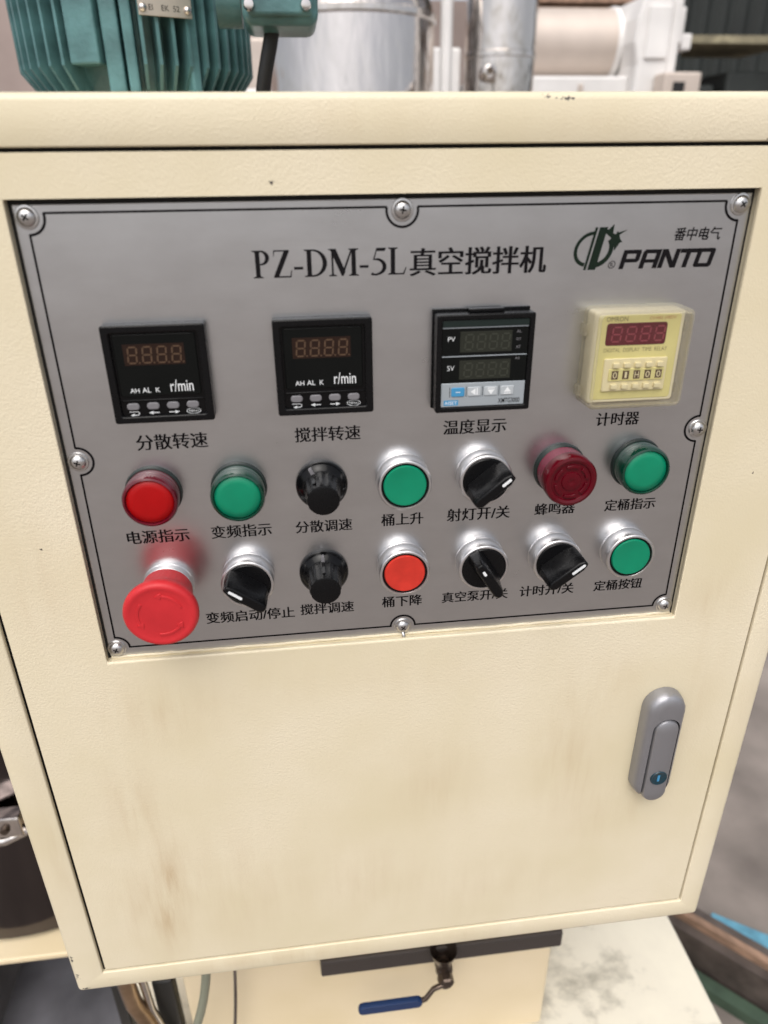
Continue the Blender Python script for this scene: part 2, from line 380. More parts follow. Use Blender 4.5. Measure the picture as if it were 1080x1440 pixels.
# ---- printed border with bites round the eight screws
SCREWS = [(-168, -20.3), (0, -20.1), (168, -20.3), (-168.3, -137), (168.2, -136.6), (-169, -254.8), (.6, -254.9), (168.3, -254.5)]
LT, LB, LX, LXb = -18.8, -254.6, 168.0, 169.2
W_ = 1.0; RB = 6.9
bd = MB()
def arc(cx, cz, a0, a1, n=14):
    pts = [(cx + (RB + d) * math.cos(rad(a0 + (a1 - a0) * i / n)), cz + (RB + d) * math.sin(rad(a0 + (a1 - a0) * i / n))) for d, rng in ((0, range(n + 1)),) for i in rng]
    pts += [(cx + (RB + 1.2) * math.cos(rad(a0 + (a1 - a0) * i / n)), cz + (RB + 1.2) * math.sin(rad(a0 + (a1 - a0) * i / n))) for i in range(n, -1, -1)]
    for i in range(n):
        q = [pts[i], pts[i + 1], pts[2 * n - i], pts[2 * n + 1 - i]]
        k = len(bd.v); bd.v += [(x / 1000, -.00012, Zc(z)) for x, z in q]; bd.f.append((k, k + 1, k + 2, k + 3))
def ln(x0, z0, x1, z1, wdt=W_):
    d = Vector((x1 - x0, z1 - z0)).normalized() * wdt / 2; n_ = Vector((-d.y, d.x))
    k = len(bd.v); bd.v += [((x0 + n_.x) / 1000, -.00012, Zc(z0 + n_.y)), ((x1 + n_.x) / 1000, -.00012, Zc(z1 + n_.y)), ((x1 - n_.x) / 1000, -.00012, Zc(z1 - n_.y)), ((x0 - n_.x) / 1000, -.00012, Zc(z0 - n_.y))]
    bd.f.append((k, k + 1, k + 2, k + 3))
g = RB + .3
ln(-168 + g, LT, -g, LT); ln(g, LT, 168 - g, LT)
ln(-169 + g, LB, .6 - g, LB); ln(.6 + g, LB, 168.3 - g, LB)
ln(-168.2, -20.3 - g, -168.4, -137 + g); ln(-168.4, -137 - g, -169, -254.8 + g)
ln(168.0, -20.3 - g, 168.2, -136.6 + g); ln(168.2, -136.6 - g, 168.5, -254.5 + g)
arc(-168, -20.3, -92, 12); arc(0, -20.1, -190, 10); arc(168, -20.3, 168, 272)
arc(-168.3, -137, -92, 92); arc(168.2, -136.6, 88, 272); arc(-169, -254.8, -2, 92); arc(.6, -254.9, -2, 182); arc(168.3, -254.5, 88, 182)
me = bpy.data.meshes.new('border'); me.from_pydata(bd.v, [], bd.f)
link('border_line', me, M['ink'], plate)

# ---- screws: domed pan head with a cut cross recess and a loose washer rim
dome = MB().lathe([(0, 2.9), (1.2, 2.82), (2.3, 2.55), (3.2, 2.05), (3.8, 1.4), (4.05, .9), (4.1, .75), (5.0, .62), (5.25, .3), (5.25, -.3), (0, -.3)], 40)
dome.v = [(x / 1000, y / 1000, z / 1000) for x, y, z in dome.v]
dm = dome.mesh('screw'); dm.materials.append(M['screw']); dm.materials.append(M['recess'])
cut = MB()
for a in (0, 90):
    c_, s_ = math.cos(rad(a)), math.sin(rad(a))
    vs = []
    for (L, Wd, y) in ((.0022, .00046, -.004), (.0012, .0003, -.0013)):
        for sx, sz in ((-1, -1), (1, -1), (1, 1), (-1, 1)):
            x, z = sx * L, sz * Wd; vs.append((x * c_ - z * s_, y, x * s_ + z * c_))
    cut.add(vs, [(0, 1, 2, 3), (7, 6, 5, 4), (0, 4, 5, 1), (1, 5, 6, 2), (2, 6, 7, 3), (3, 7, 4, 0)])
# the two blades as separate cutters keep the boolean exact
def bool_cut(base, cutters):
    a = bpy.data.objects.new('a', base); COL.objects.link(a); cs = []
    for c in cutters:
        o = bpy.data.objects.new('c', c); COL.objects.link(o); cs.append(o)
        md = a.modifiers.new('b', 'BOOLEAN'); md.operation = 'DIFFERENCE'; md.object = o; md.solver = 'EXACT'
    dg = bpy.context.evaluated_depsgraph_get(); me = bpy.data.meshes.new_from_object(a.evaluated_get(dg))
    for o in [a] + cs: bpy.data.objects.remove(o)
    return me
cm = []
for i in range(2):
    q = MB(); q.v = cut.v[8 * i:8 * i + 8]; q.f = [tuple(j - 8 * i for j in f) for f in cut.f[6 * i:6 * i + 6]]
    c = q.mesh('cutter'); c.materials.append(M['recess']); cm.append(c)
sm = bool_cut(dm, cm); sm.shade_smooth(); sm.set_sharp_from_angle(angle=rad(28)); sm.name = 'screw'
for i, (x, z) in enumerate(SCREWS):
    o = link('screw', sm, None, cab, loc=(x / 1000, -.0001, Zc(z)), rot=(0, rad([38, 10, 52, 20, 5, 28, 40, 15][i]), 0))
MB().tube([(.0006, -.0012, Zc(-258.5)), (.0012, -.0022, Zc(-262.5)), (.0009, -.0016, Zc(-265.5))], [.0011, .0009, .0004], 8).obj('metal_sliver', M['screw'], cab, smooth=180, label='thin metal sliver sticking out below the bottom middle screw')

# ---- heading: serif Latin letters built as strokes, then the Chinese words
def poly(mb, pts, h=.14): mb.add([(x / 1000, -h / 1000, Zc(z)) for x, z in pts], [tuple(range(len(pts)))])
def serif_title(x, z, H):
    """P Z - D M - 5 L in a Roman face; unit = cap height"""
    mb = MB(); cur = [x]; k = [0]
    def P_(pts):
        k[0] += 1; poly(mb, [(x + (cur[0] - x + px * H) * 1.045, z + pz * H) for px, pz in pts], .12 + .004 * (k[0] % 9))
    def bar(x0, z0, x1, z1, w): d = Vector((x1 - x0, z1 - z0)).normalized(); n = Vector((-d.y, d.x)) * w / 2; P_([(x0 + n.x, z0 + n.y), (x1 + n.x, z1 + n.y), (x1 - n.x, z1 - n.y), (x0 - n.x, z0 - n.y)])
    def stem(cx, w, ser=.10, top=True, bot=True, z0=0, z1=1):
        P_([(cx - w / 2, z0), (cx + w / 2, z0), (cx + w / 2, z1), (cx - w / 2, z1)])
        for on, a, s in ((bot, z0, 1), (top, z1, -1)):
            if on: P_([(cx - w / 2 - ser, a), (cx + w / 2 + ser, a), (cx + w / 2 + ser, a + .03 * s), (cx + w / 2, a + .075 * s), (cx - w / 2, a + .075 * s), (cx - w / 2 - ser, a + .03 * s)][::s])
    def bowl(cx, cz, rx, rz, w, thin, a0=-90, a1=90, n=16):
        for i in range(n):
            q = []
            for a, s in ((a0 + (a1 - a0) * i / n, 1), (a0 + (a1 - a0) * (i + 1) / n, 1), (a0 + (a1 - a0) * (i + 1) / n, 0), (a0 + (a1 - a0) * i / n, 0)):
                c, sn = math.cos(rad(a)), math.sin(rad(a)); q.append((cx + (rx - (0 if s else w)) * c, cz + (rz - (0 if s else thin)) * sn))
            P_(q)
    # P
    stem(.17, .165); bowl(.30, .735, .30, .265, .15, .065); P_([(.17, .95), (.31, .95), (.31, 1), (.17, 1)]); P_([(.17, .47), (.31, .47), (.31, .52), (.17, .52)]); cur[0] += .70 * H
    # Z
    P_([(.06, .95), (.62, .95), (.62, 1), (.06, 1)]); P_([(.03, 0), (.66, 0), (.66, .055), (.03, .055)]); P_([(.02, .03), (.21, .03), (.64, .97), (.44, .97)])
    P_([(.06, .76), (.10, .95), (.06, 1), (.045, .76)]); P_([(.62, .05), (.66, .0), (.70, .26), (.67, .26)]); cur[0] += .75 * H
    # -
    P_([(.03, .28), (.36, .28), (.36, .38), (.03, .38)]); cur[0] += .42 * H
    # D
    stem(.17, .165); bowl(.30, .5, .52, .5, .165, .065, n=22); P_([(.17, .95), (.32, .95), (.32, 1), (.17, 1)]); P_([(.17, 0), (.32, 0), (.32, .05), (.17, .05)]); cur[0] += .87 * H
    # M
    stem(.15, .07, .11); stem(.93, .165, .10); P_([(.06, 1), (.28, 1), (.62, .16), (.54, .0), (.48, .0)]); P_([(.52, 0), (.58, .12), (.90, 1), (.84, 1), (.51, .16)]); cur[0] += 1.12 * H
    # -
    P_([(.03, .28), (.36, .28), (.36, .38), (.03, .38)]); cur[0] += .42 * H
    # 5
    P_([(.20, .88), (.55, .88), (.60, 1.0), (.24, 1.0)]); P_([(.10, .56), (.16, .58), (.28, 1.0), (.24, 1.0)]); bowl(.20, .31, .41, .325, .15, .085, -70, 78, 18)
    P_([(.10, .56), (.30, .545), (.30, .63), (.14, .60)]); P_([(.04, .0), (.22, -.02), (.36, .015), (.30, .08), (.18, .05), (.08, .10), (.03, .06)]); cur[0] += .68 * H
    # L
    stem(.17, .165); P_([(.17, 0), (.60, 0), (.60, .055), (.17, .055)]); P_([(.55, .05), (.60, 0), (.68, .27), (.65, .27)])
    me = bpy.data.meshes.new('heading'); me.from_pydata(mb.v, [], mb.f)
    return link('lettering', me, M['ink'], plate)
serif_title(-71, -49.0, 12.4)
print_text('真空搅拌机', (3.6, Zc(-50.0) * 1000, 71.8, 0), .12, plate, M['ink'], thin=.003, smear=(-.022, -.011, .0, .011, .022))

LABELS = [('分散转速', -138.1, -132.6, -101.9), ('搅拌转速', -57, -132.6, -22.2), ('温度显示', 22.3, -132.6, 57.2), ('计时器', 107.7, -132.2, 132.6),
    ('电源指示', -151.5, -186.8, -118.1), ('变频指示', -106.4, -186.6, -73.2), ('分散调速', -60.1, -186.6, -28.3), ('桶上升', -11.9, -185.6, 12.3),
    ('射灯开/关', 25.8, -185.4, 62.8), ('蜂鸣器', 77.4, -185.0, 101.6), ('定桶指示', 119.5, -185.2, 150.7),
    ('变频启动/停止', -115.7, -242.6, -64.2), ('搅拌调速', -60.7, -241.6, -28.9), ('桶下降', -12.1, -240.6, 12.3), ('真空泵开/关', 24.4, -240.6, 65.4),
    ('计时开/关', 72.6, -240.4, 107.0), ('定桶按钮', 119.8, -240.4, 151)]
for tx, x0, z0, x1 in LABELS:
    print_text(tx, (x0, Zc(z0) * 1000, x1, 0), .12, plate, M['ink'], **SONG)
print_text('番中电气', (136.2, Zc(-36.6) * 1000, 160.8, Zc(-30.4) * 1000), .12, plate, M['ink'], shear=.15, thin=.014, fit='b')

# ---- maker's emblem and name
def stroke_word(x, z, H, W, gap, wt, sh):
    mb = MB(); k = [0]
    def P_(pts):
        k[0] += 1; poly(mb, [(x + px + (pz) * sh, z + pz) for px, pz in pts], .12 + .004 * (k[0] % 7))
    t = wt
    # P
    P_([(0, 0), (t, 0), (t, H), (0, H)]); P_([(0, H - t * .8), (W - 1, H - t * .8), (W - .2, H), (0, H)]); P_([(t, H * .34), (W - 1, H * .34), (W - 1, H * .34 + t * .75), (t, H * .34 + t * .75)])
    P_([(W - t, H * .34), (W - 1.0, H * .34), (W, H * .34 + 1), (W, H - 1), (W - .8, H), (W - t, H)]); x += W + gap
    # A
    P_([(0, 0), (t, 0), (t, H - 1), (1, H), (0, H - 1.2)]); P_([(.8, H - t * .8), (W - .3, H - t * .8), (W - .3, H), (.8, H)]); P_([(W - t, 0), (W, 0), (W, H), (W - t, H)])
    P_([(t, H * .30), (W - t, H * .30), (W - t, H * .30 + t * .7), (t, H * .30 + t * .7)]); x += W + gap * .5
    # N
    P_([(0, 0), (t, 0), (t, H), (0, H)]); P_([(W - t, 0), (W, 0), (W, H), (W - t, H)]); P_([(0, H), (t * 1.15, H), (W, 0), (W - t * 1.15, 0)]); x += W + gap * .3
    # T
    P_([(0, H - t * .85), (W + .6, H - t * .85), (W + .6, H), (0, H)]); P_([(W * .5 - t / 2 - .3, 0), (W * .5 + t / 2 - .3, 0), (W * .5 + t / 2 - .3, H), (W * .5 - t / 2 - .3, H)]); x += W * .86 + gap
    # O
    o = [(.9, 0), (W - .9, 0), (W, .9), (W, H - .9), (W - .9, H), (.9, H), (0, H - .9), (0, .9)]
    i = [(t, t * .8), (W - t, t * .8), (W - t, t * .8 + .2), (W - t, H - t * .8 - .2), (W - t, H - t * .8), (t, H - t * .8), (t, H - t * .8 - .2), (t, t * .8 + .2)]
    for q in range(8): P_([o[q], o[(q + 1) % 8], i[(q + 1) % 8], i[q]])
    me = bpy.data.meshes.new('wordmark'); me.from_pydata(mb.v, [], mb.f); return link('lettering', me, M['ink'], plate)
stroke_word(109.3, -49.4, 9.0, 9.4, 1.0, 2.35, .23)
em = MB(); cx, cz = 94.6, -39.2
def ringarc(cx, cz, r0, r1, a0, a1, n=20, h=.12, sq=1.0):
    for i in range(n):
        q = []
        for a, r in ((a0 + (a1 - a0) * i / n, r1), (a0 + (a1 - a0) * (i + 1) / n, r1), (a0 + (a1 - a0) * (i + 1) / n, r0), (a0 + (a1 - a0) * i / n, r0)):
            q.append((cx + r * sq * math.cos(rad(a)) + .18 * r * math.sin(rad(a)), cz + r * math.sin(rad(a))))
        poly(em, q, h)
ringarc(93.6, -39.6, 6.5, 8.2, 88, 262, 24)
for x0, w_ in ((91.0, 1.3), (93.2, 4.0)):
    poly(em, [(x0, -49.4), (x0 + w_, -49.4), (x0 + w_ + 4.2, -29.6), (x0 + 4.2, -29.6)], .125)
ringarc(97.6, -40.2, 5.8, 8.2, -95, 45, 18, .13, .95)
poly(em, [(101.5, -33.0), (103.6, -34.6), (105.6, -38.2), (105.9, -40.6), (108.4, -36.9), (109.6, -36.6), (108.2, -34.9), (107.8, -33.3), (111.6, -30.9), (107.4, -32.1), (106.6, -31.6), (105.8, -33.0), (104.4, -32.4), (104.6, -28.2), (102.2, -30.6), (100.8, -30.6), (101.9, -29.4), (99.2, -31.2)], .118)
me = bpy.data.meshes.new('emblem'); me.from_pydata(em.v, [], em.f); link('emblem', me, M['logo'], plate)
em = MB(); ringarc(105.6, -47.2, 1.5, 1.85, 0, 360, 24)
me = bpy.data.meshes.new('mark'); me.from_pydata(em.v, [], em.f); link('emblem', me, M['ink'], plate)
print_text('R', (104.9, Zc(-48.2) * 1000, 106.4, 0), .12, plate, M['ink'])

# ---- panel controls
def part(name, x, z, mb, m, label=None, smooth=35, bevel=0, seg=2, h=0):
    mb.v = [(a / 1000, b / 1000, c / 1000) for a, b, c in mb.v]
    return mb.obj(name, m, cab, loc=(x / 1000, -h / 1000, Zc(z)), smooth=smooth, bevel=bevel, seg=seg, label=label)
def sub(name, par, mb, m, smooth=35, bevel=0, seg=2, rot=0, label=None):
    mb.v = [(a / 1000, b / 1000, c / 1000) for a, b, c in mb.v]
    return mb.obj(name, m, par, smooth=smooth, bevel=bevel, seg=seg, rot=(0, rad(rot), 0), label=label)

SEGS = {'a': ((0, 2), (1, 2)), 'b': ((1, 2), (1, 1)), 'c': ((1, 1), (1, 0)), 'd': ((0, 0), (1, 0)), 'e': ((0, 1), (0, 0)), 'f': ((0, 2), (0, 1)), 'g': ((0, 1), (1, 1))}
def digit(mb, x, z, w, h, t, y, sl=0.08, only='abcdefg', dot=False):
    for s in only:
        (x0, z0), (x1, z1) = SEGS[s]
        p0 = Vector((x + x0 * w, z + z0 * h / 2)); p1 = Vector((x + x1 * w, z + z1 * h / 2)); d = (p1 - p0).normalized(); n = Vector((-d.y, d.x)) * t / 2
        p0 += d * t * .35; p1 -= d * t * .35
        q = [p0, p0 + d * t / 2 + n, p1 - d * t / 2 + n, p1, p1 - d * t / 2 - n, p0 + d * t / 2 - n]
        mb.add([(p.x + (p.y - z) * sl, y, p.y) for p in q], [tuple(range(6))])
    if dot: mb.add([(x + w * 1.22 + dx, y, z + dz) for dx, dz in ((0, -t / 2), (t, -t / 2), (t, t / 2), (0, t / 2))], [(0, 1, 2, 3)])
def flat(name, mb, m, par):
    mb.v = [(a / 1000, b / 1000, c / 1000) for a, b, c in mb.v]
    me = bpy.data.meshes.new(name); me.from_pydata(mb.v, [], mb.f); return link(name, me, m, par)

def speed_meter(x, z, label):
    """48 mm square meter, black bezel with raised rim, smoked window, four keys"""
    b = MB()
    b.ring(rrect(0, 0, 48.4, 48, 1.2, 3), rrect(0, 0, 41, 41, 1.2, 3), -7.6, 0)
    o = part('speed_meter', x, z, b, M['black'], label, bevel=.0007, seg=2)
    sub('face', o, MB().box(-20.7, 20.7, -5.6, -.5, -20.7, 20.7), M['blackgloss'])
    sub('window', o, MB().prism(rrect(-.2, 4.6, 38.5, 30.2, 1.0, 3), -6.3, -5.5), M['window'], bevel=.0003)
    sub('display', o, MB().box(-15.2, 13.4, -6.36, -6.0, 4.8, 15.0), M['led_well'])
    s = MB()
    for i in range(4): digit(s, -13.4 + 6.9 * i, 6.0, 4.0, 7.6, .72, -6.5, dot=True)
    flat('digit_segments', s, M['seg'], o)
    print_text('AH', (-14.8, -8.7, -10.4, -6), 6.45, o, M['white_ink']); print_text('AL', (-9.0, -8.7, -4.9, -6), 6.45, o, M['white_ink']); print_text('K', (-2.6, -8.7, -.6, -6), 6.45, o, M['white_ink'])
    print_text('r/min', (4.6, -8.7, 15.6, -2.9), 6.45, o, M['white_ink'], fit='b')
    sub('ridge', o, MB().box(-20.0, 20.0, -6.2, -5.4, -13.1, -12.3), M['blackgloss'], bevel=.0002)
    for i in range(4):
        kx = -14.6 + 9.6 * i
        sub('key', o, MB().prism(rrect(kx, -15.6, 6.0, 3.4, 1.5, 4), -6.9, -5.5), M['key'], bevel=.0004)
    a = MB()
    def arrow(cx, dr, cz=-19.2):
        a.add([(cx - 2.4, -5.75, cz - .22), (cx + 2.4, -5.75, cz - .22), (cx + 2.4, -5.75, cz + .22), (cx - 2.4, -5.75, cz + .22)], [(0, 1, 2, 3)])
        a.add([(cx + 2.7 * dr, -5.76, cz), (cx + .5 * dr, -5.76, cz + .9), (cx + .5 * dr, -5.76, cz - .9)], [(0, 1, 2)])
    arrow(-5.0, -1); arrow(4.6, 1)
    cx = -14.6
    for (p, q) in (((-2.4, .8), (1.4, .8)), ((-.4, -.9), (1.4, -.9))):
        a.add([(cx + p[0], -5.75, -19.2 + p[1] - .2), (cx + q[0], -5.75, -19.2 + q[1] - .2), (cx + q[0], -5.75, -19.2 + q[1] + .2), (cx + p[0], -5.75, -19.2 + p[1] + .2)], [(0, 1, 2, 3)])
    for i in range(8):
        a0, a1 = rad(-90 + 22.5 * i), rad(-90 + 22.5 * (i + 1))
        a.add([(cx + 1.4 + r * math.cos(t), -5.75, -19.25 + r * math.sin(t)) for r, t in ((1.05, a0), (1.05, a1), (.7, a1), (.7, a0))], [(0, 1, 2, 3)])
    a.add([(cx - 2.0, -5.76, -20.1), (cx - .1, -5.76, -19.3), (cx - .1, -5.76, -20.9)], [(0, 1, 2)])
    for i in range(28):
        a0, a1 = 2 * math.pi * i / 28, 2 * math.pi * (i + 1) / 28
        a.add([(14.2 + rx * math.cos(t), -5.75, -19.1 + rz * math.sin(t)) for rx, rz, t in ((3.5, 1.55, a0), (3.5, 1.55, a1), (3.25, 1.3, a1), (3.25, 1.3, a0))], [(0, 1, 2, 3)])
    flat('key_symbols', a, M['white_ink'], o)
    print_text('MENU', (11.9, -19.7, 16.6, -18.6), 5.78, o, M['white_ink'], fit='b')
    return o
speed_meter(-120.2, -91.6, 'black square speed meter, the leftmost of the row')
speed_meter(-40.0, -91.4, 'black square speed meter, second from the left')

def temperature_meter(x, z):
    b = MB(); b.ring(rrect(0, 0, 49.6, 49.6, 1.0, 3), rrect(0, 0, 44.2, 44.2, 1.0, 3), -10.6, -1.6)
    o = part('temperature_meter', x, z, b, M['black'], 'black temperature meter with silver key strip', bevel=.0006)
    sub('flange', o, MB().box(-25.6, 24.4, -1.5, 0, -24.8, 26.2), M['black'], bevel=.0003)
    sub('clip', o, MB().box(-8, 10, -6.0, -1.6, 24.9, 26.6), M['black'], bevel=.0003)
    sub('face', o, MB().box(-22.0, 22.0, -9.0, -1.6, -22.0, 22.0), M['blackgloss'])
    sub('brow', o, MB().prism([(-22.0, 18.6), (22.0, 18.6), (22.0, 22.0), (-22.0, 22.0)], -10.0, -9.0), M['darkgreen'], bevel=.0003)
    for z0, z1 in ((4.6, 18.0), (-9.2, 3.6)):
        sub('window', o, MB().box(-21.8, 21.8, -9.4, -9.0, z0, z1), M['window'])
        sub('display', o, MB().box(-12.8, 13.6, -9.48, -9.2, z0 + 1.4, z1 - 1.6), M['lcd'])
        s = MB()
        for i in range(4): digit(s, -10.4 + 6.2 * i, z0 + 2.8, 3.8, z1 - z0 - 6.0, .8, -9.56)
        flat('digit_segments', s, M['lcdseg'], o)
    for zz in (18.3, 4.1): sub('line', o, MB().box(-21.8, 21.6, -9.62, -9.0, zz - .22, zz + .22), M['greypanel'], smooth=None)
    print_text('PV', (-19.0, 11.6, -15.4, 14), 9.5, o, M['white_ink'], thin=-.01); print_text('SV', (-19.0, -3.0, -15.4, 0), 9.5, o, M['white_ink'], thin=-.01)
    for i, tx in enumerate(('AL', 'OUT', 'AT')): print_text(tx, (15.8, 15.0 - 3.9 * i, 18.2, 16.4 - 3.9 * i), 9.5, o, M['key'], fit='b')
    print_text('A2', (15.8, 1.6, 18.2, 2.8), 9.5, o, M['key'], fit='b')
    sub('key_strip', o, MB().box(-21.9, 21.9, -9.7, -9.0, -22.0, -9.6), M['greypanel'], bevel=.0002)
    for i in range(4):
        kx = -13.2 + 8.6 * i
        sub('key', o, MB().prism(rrect(kx, -14.2, 6.9, 4.8, .7, 3), -10.15, -9.6), M['bluekey'] if i == 0 else M['greykey'], bevel=.0003)
        sub('key_edge', o, MB().box(kx - 4.35, kx - 4.1, -9.78, -9.6, -16.8, -11.6), M['ink'], smooth=None)
    s = MB()
    def tri(pts): s.add([(px, -10.22, pz) for px, pz in pts], [tuple(range(len(pts)))])
    tri([(-6.6, -14.2), (-4.0, -12.4), (-4.0, -16.0)]); tri([(-3.5, -12.4), (-2.9, -12.4), (-2.9, -16.0), (-3.5, -16.0)])
    tri([(2.2, -13.4), (6.0, -13.4), (4.1, -16.0)]); tri([(2.2, -12.9), (2.2, -12.4), (6.0, -12.4), (6.0, -12.9)])
    tri([(10.8, -15.0), (14.6, -15.0), (12.7, -12.3)]); tri([(10.8, -16.0), (14.6, -16.0), (14.6, -15.5), (10.8, -15.5)])
    tri([(-14.4, -14.0), (-12.0, -14.0), (-12.0, -14.4), (-14.4, -14.4)])
    flat('key_symbols', s, M['white_ink'], o)
    flat('blue_patch', MB().add([(-20.4, -9.76, -21.2), (-12.8, -9.76, -21.2), (-12.8, -9.76, -18.4), (-20.4, -9.76, -18.4)], [(0, 1, 2, 3)]), M['bluekey'], o)
    print_text('AISET', (-20.0, -20.7, -13.4, -19.0), 9.82, o, M['white_ink'], fit='b')
    print_text('XMTG3000', (8.2, -20.9, 19.6, -18.3), 9.8, o, M['ink'], fit='b', thin=.01)
temperature_meter(40.6, -92.0)

def timer(x, z):
    """ivory counter under a clear snap-on cover"""
    b = MB().prism(rrect(0, 0, 47.6, 47.2, 2.0, 4), -10.4, 0)
    o = part('timer', x, z, b, M['timerbody'], 'pale yellow digital timer under a clear cover', bevel=.0008)
    sub('face', o, MB().prism(rrect(0, 0, 44.0, 44.0, 1.5, 3), -10.6, -8.5), M['timer'], bevel=.0005)
    sub('display', o, MB().prism(rrect(-1.2, 12.2, 32, 11.2, 1.4, 3), -10.95, -10.4), M['maroon'], bevel=.0002)
    s = MB()
    for i in range(4): digit(s, -14.2 + 7.6 * i, 8.6, 4.6, 7.2, .8, -11.0)
    flat('digit_segments', s, M['seg2'], o)
    print_text('OMRON', (-17.8, 18.7, -6.6, 21), 10.68, o, M['brownink'], fit='b', thin=-.005)
    print_text('DH48S (48DV', (5.0, 18.6, 19.0, 20.8), 10.68, o, M['redink'], fit='b', thin=-.01)
    print_text('DIGITAL  DISPLAY  TIME  RELAY', (-17.4, 3.2, 16.4, 5.2), 10.68, o, M['brownink'], fit='b', thin=-.01)
    sub('wheel_block', o, MB().prism(rrect(.4, -8.6, 34, 17.2, .8, 3), -11.8, -10.4), M['ivory'], bevel=.0004)
    sub('wheel_bar', o, MB().box(-13.8, 16.0, -12.5, -11.6, -11.6, -5.2), M['timer'], bevel=.0003)
    for i, ch in enumerate('01H00'):
        cx = -10.6 + 5.9 * i
        sub('wheel_window', o, MB().box(cx - 1.75, cx + 1.75, -12.62, -12.3, -10.6, -6.2), M['brownink'], smooth=None)
        hw = .55 if ch == '1' else 1.1
        print_text(ch, (cx - hw, -10.0, cx + hw, -6.8), 12.68, o, M['ivory'], fit='b')
        for zz in (-3.3, -14.4):
            sub('push_tab', o, MB().box(cx - 1.7, cx + 1.7, -13.6, -11.6, zz - 1.2, zz + 1.2), M['ivory'], bevel=.0003)
    # clear cover: hollow five-sided box, rounded, with side clips
    c = MB()
    n = len(rrect(0, 0, 50, 50, 3, 4))
    secs = [(rrect(0, 0, 51.0, 50.4, 3.0, 4), -.4), (rrect(0, 0, 50.4, 49.8, 3.0, 4), -16.6), (rrect(0, 0, 49.2, 48.6, 2.8, 4), -17.8), (rrect(0, 0, 47.0, 46.4, 2.2, 4), -18.4),
            (rrect(0, 0, 46.6, 46.0, 2.0, 4), -17.3), (rrect(0, 0, 47.8, 47.2, 2.2, 4), -16.4), (rrect(0, 0, 48.6, 48.0, 2.2, 4), -.4)]
    vs = [(px, y, pz) for pts, y in secs for px, pz in pts]; fs = []
    for k in range(len(secs) - 1):
        for i in range(n): fs.append((k * n + i, k * n + (i + 1) % n, (k + 1) * n + (i + 1) % n, (k + 1) * n + i))
    for i in range(n): fs.append((6 * n + i, 6 * n + (i + 1) % n, (i + 1) % n, i))
    c.add(vs, fs)
    for sx in (-1, 1):
        for zz in (14, -18): c.box(min(sx * 25.2, sx * 27.0), max(sx * 25.2, sx * 27.0), -6.5, -.6, zz - 2.6, zz + 2.6)
    sub('cover_frame', o, c, M['milky'], smooth=30, bevel=0)
    sub('cover_pane', o, MB().prism(rrect(0, 0, 46.4, 45.8, 2.0, 4), -18.2, -17.4), M['clear'], smooth=30)
timer(119.8, -91.8)

def lamp(x, z, face, rim, label):
    o = part('indicator_lamp', x, z, MB().lathe([(0, 2.6), (13.8, 2.6), (14.6, 2.2), (15.0, 0), (0, 0)], 56), M['darkgreen'], label)
    sub('lens_body', o, MB().lathe([(13.5, 2.4), (14.0, 2.6), (14.0, 6.2), (13.6, 6.5), (13.6, 7.2), (14.2, 7.6), (14.2, 12.0), (13.6, 13.4), (12.6, 13.9), (12.2, 13.2), (12.1, 12.2), (0, 12.2)], 64), rim)
    sub('lens_face', o, MB().lathe([(12.0, 12.25), (11.7, 12.9), (8, 13.25), (4, 13.4), (0, 13.45)], 56), face, smooth=60)
lamp(-133.2, -156.4, M['red'], M['redrim'], 'red round power indicator lamp at the left end of the upper row')
lamp(-88.6, -156.6, M['green'], M['greenrim'], 'green indicator lamp right of the red lamp')
lamp(134.6, -155.6, M['green'], M['greenrim'], 'green indicator lamp at the right end of the upper row')

def collar(name, x, z, label, h=11.0, r=14.9, ri=12.9):
    return part(name, x, z, MB().lathe([(r, 0), (r, .6), (r - .35, 1.0), (r - .35, 2.0), (r - .1, 2.4), (r - .1, h - 1.0), (r - .6, h - .2), (r - 1.0, h), (ri + .2, h), (ri, h - .3), (ri, 3), (0, 3)], 72), M['chrome'], label)
def push(x, z, cap, label, rough=False):
    o = collar('push_button', x, z, label)
    sub('gap_ring', o, MB().lathe([(12.7, 3.2), (12.75, 10.4), (11.8, 10.2), (11.8, 3.2)], 56), M['black'])
    sub('button_cap', o, MB().lathe([(11.7, 3), (11.75, 10.6), (11.3, 11.3), (10.6, 11.3), (8, 10.95), (4, 10.75), (0, 10.7)], 56), cap, smooth=50)
push(.2, -156.6, M['green'], 'green push button in a silver collar, upper row')
push(.2, -211.4, M['orange'], 'orange red push button in a silver collar')
push(135.2, -211.2, M['green'], 'green push button in a silver collar, lower right corner')

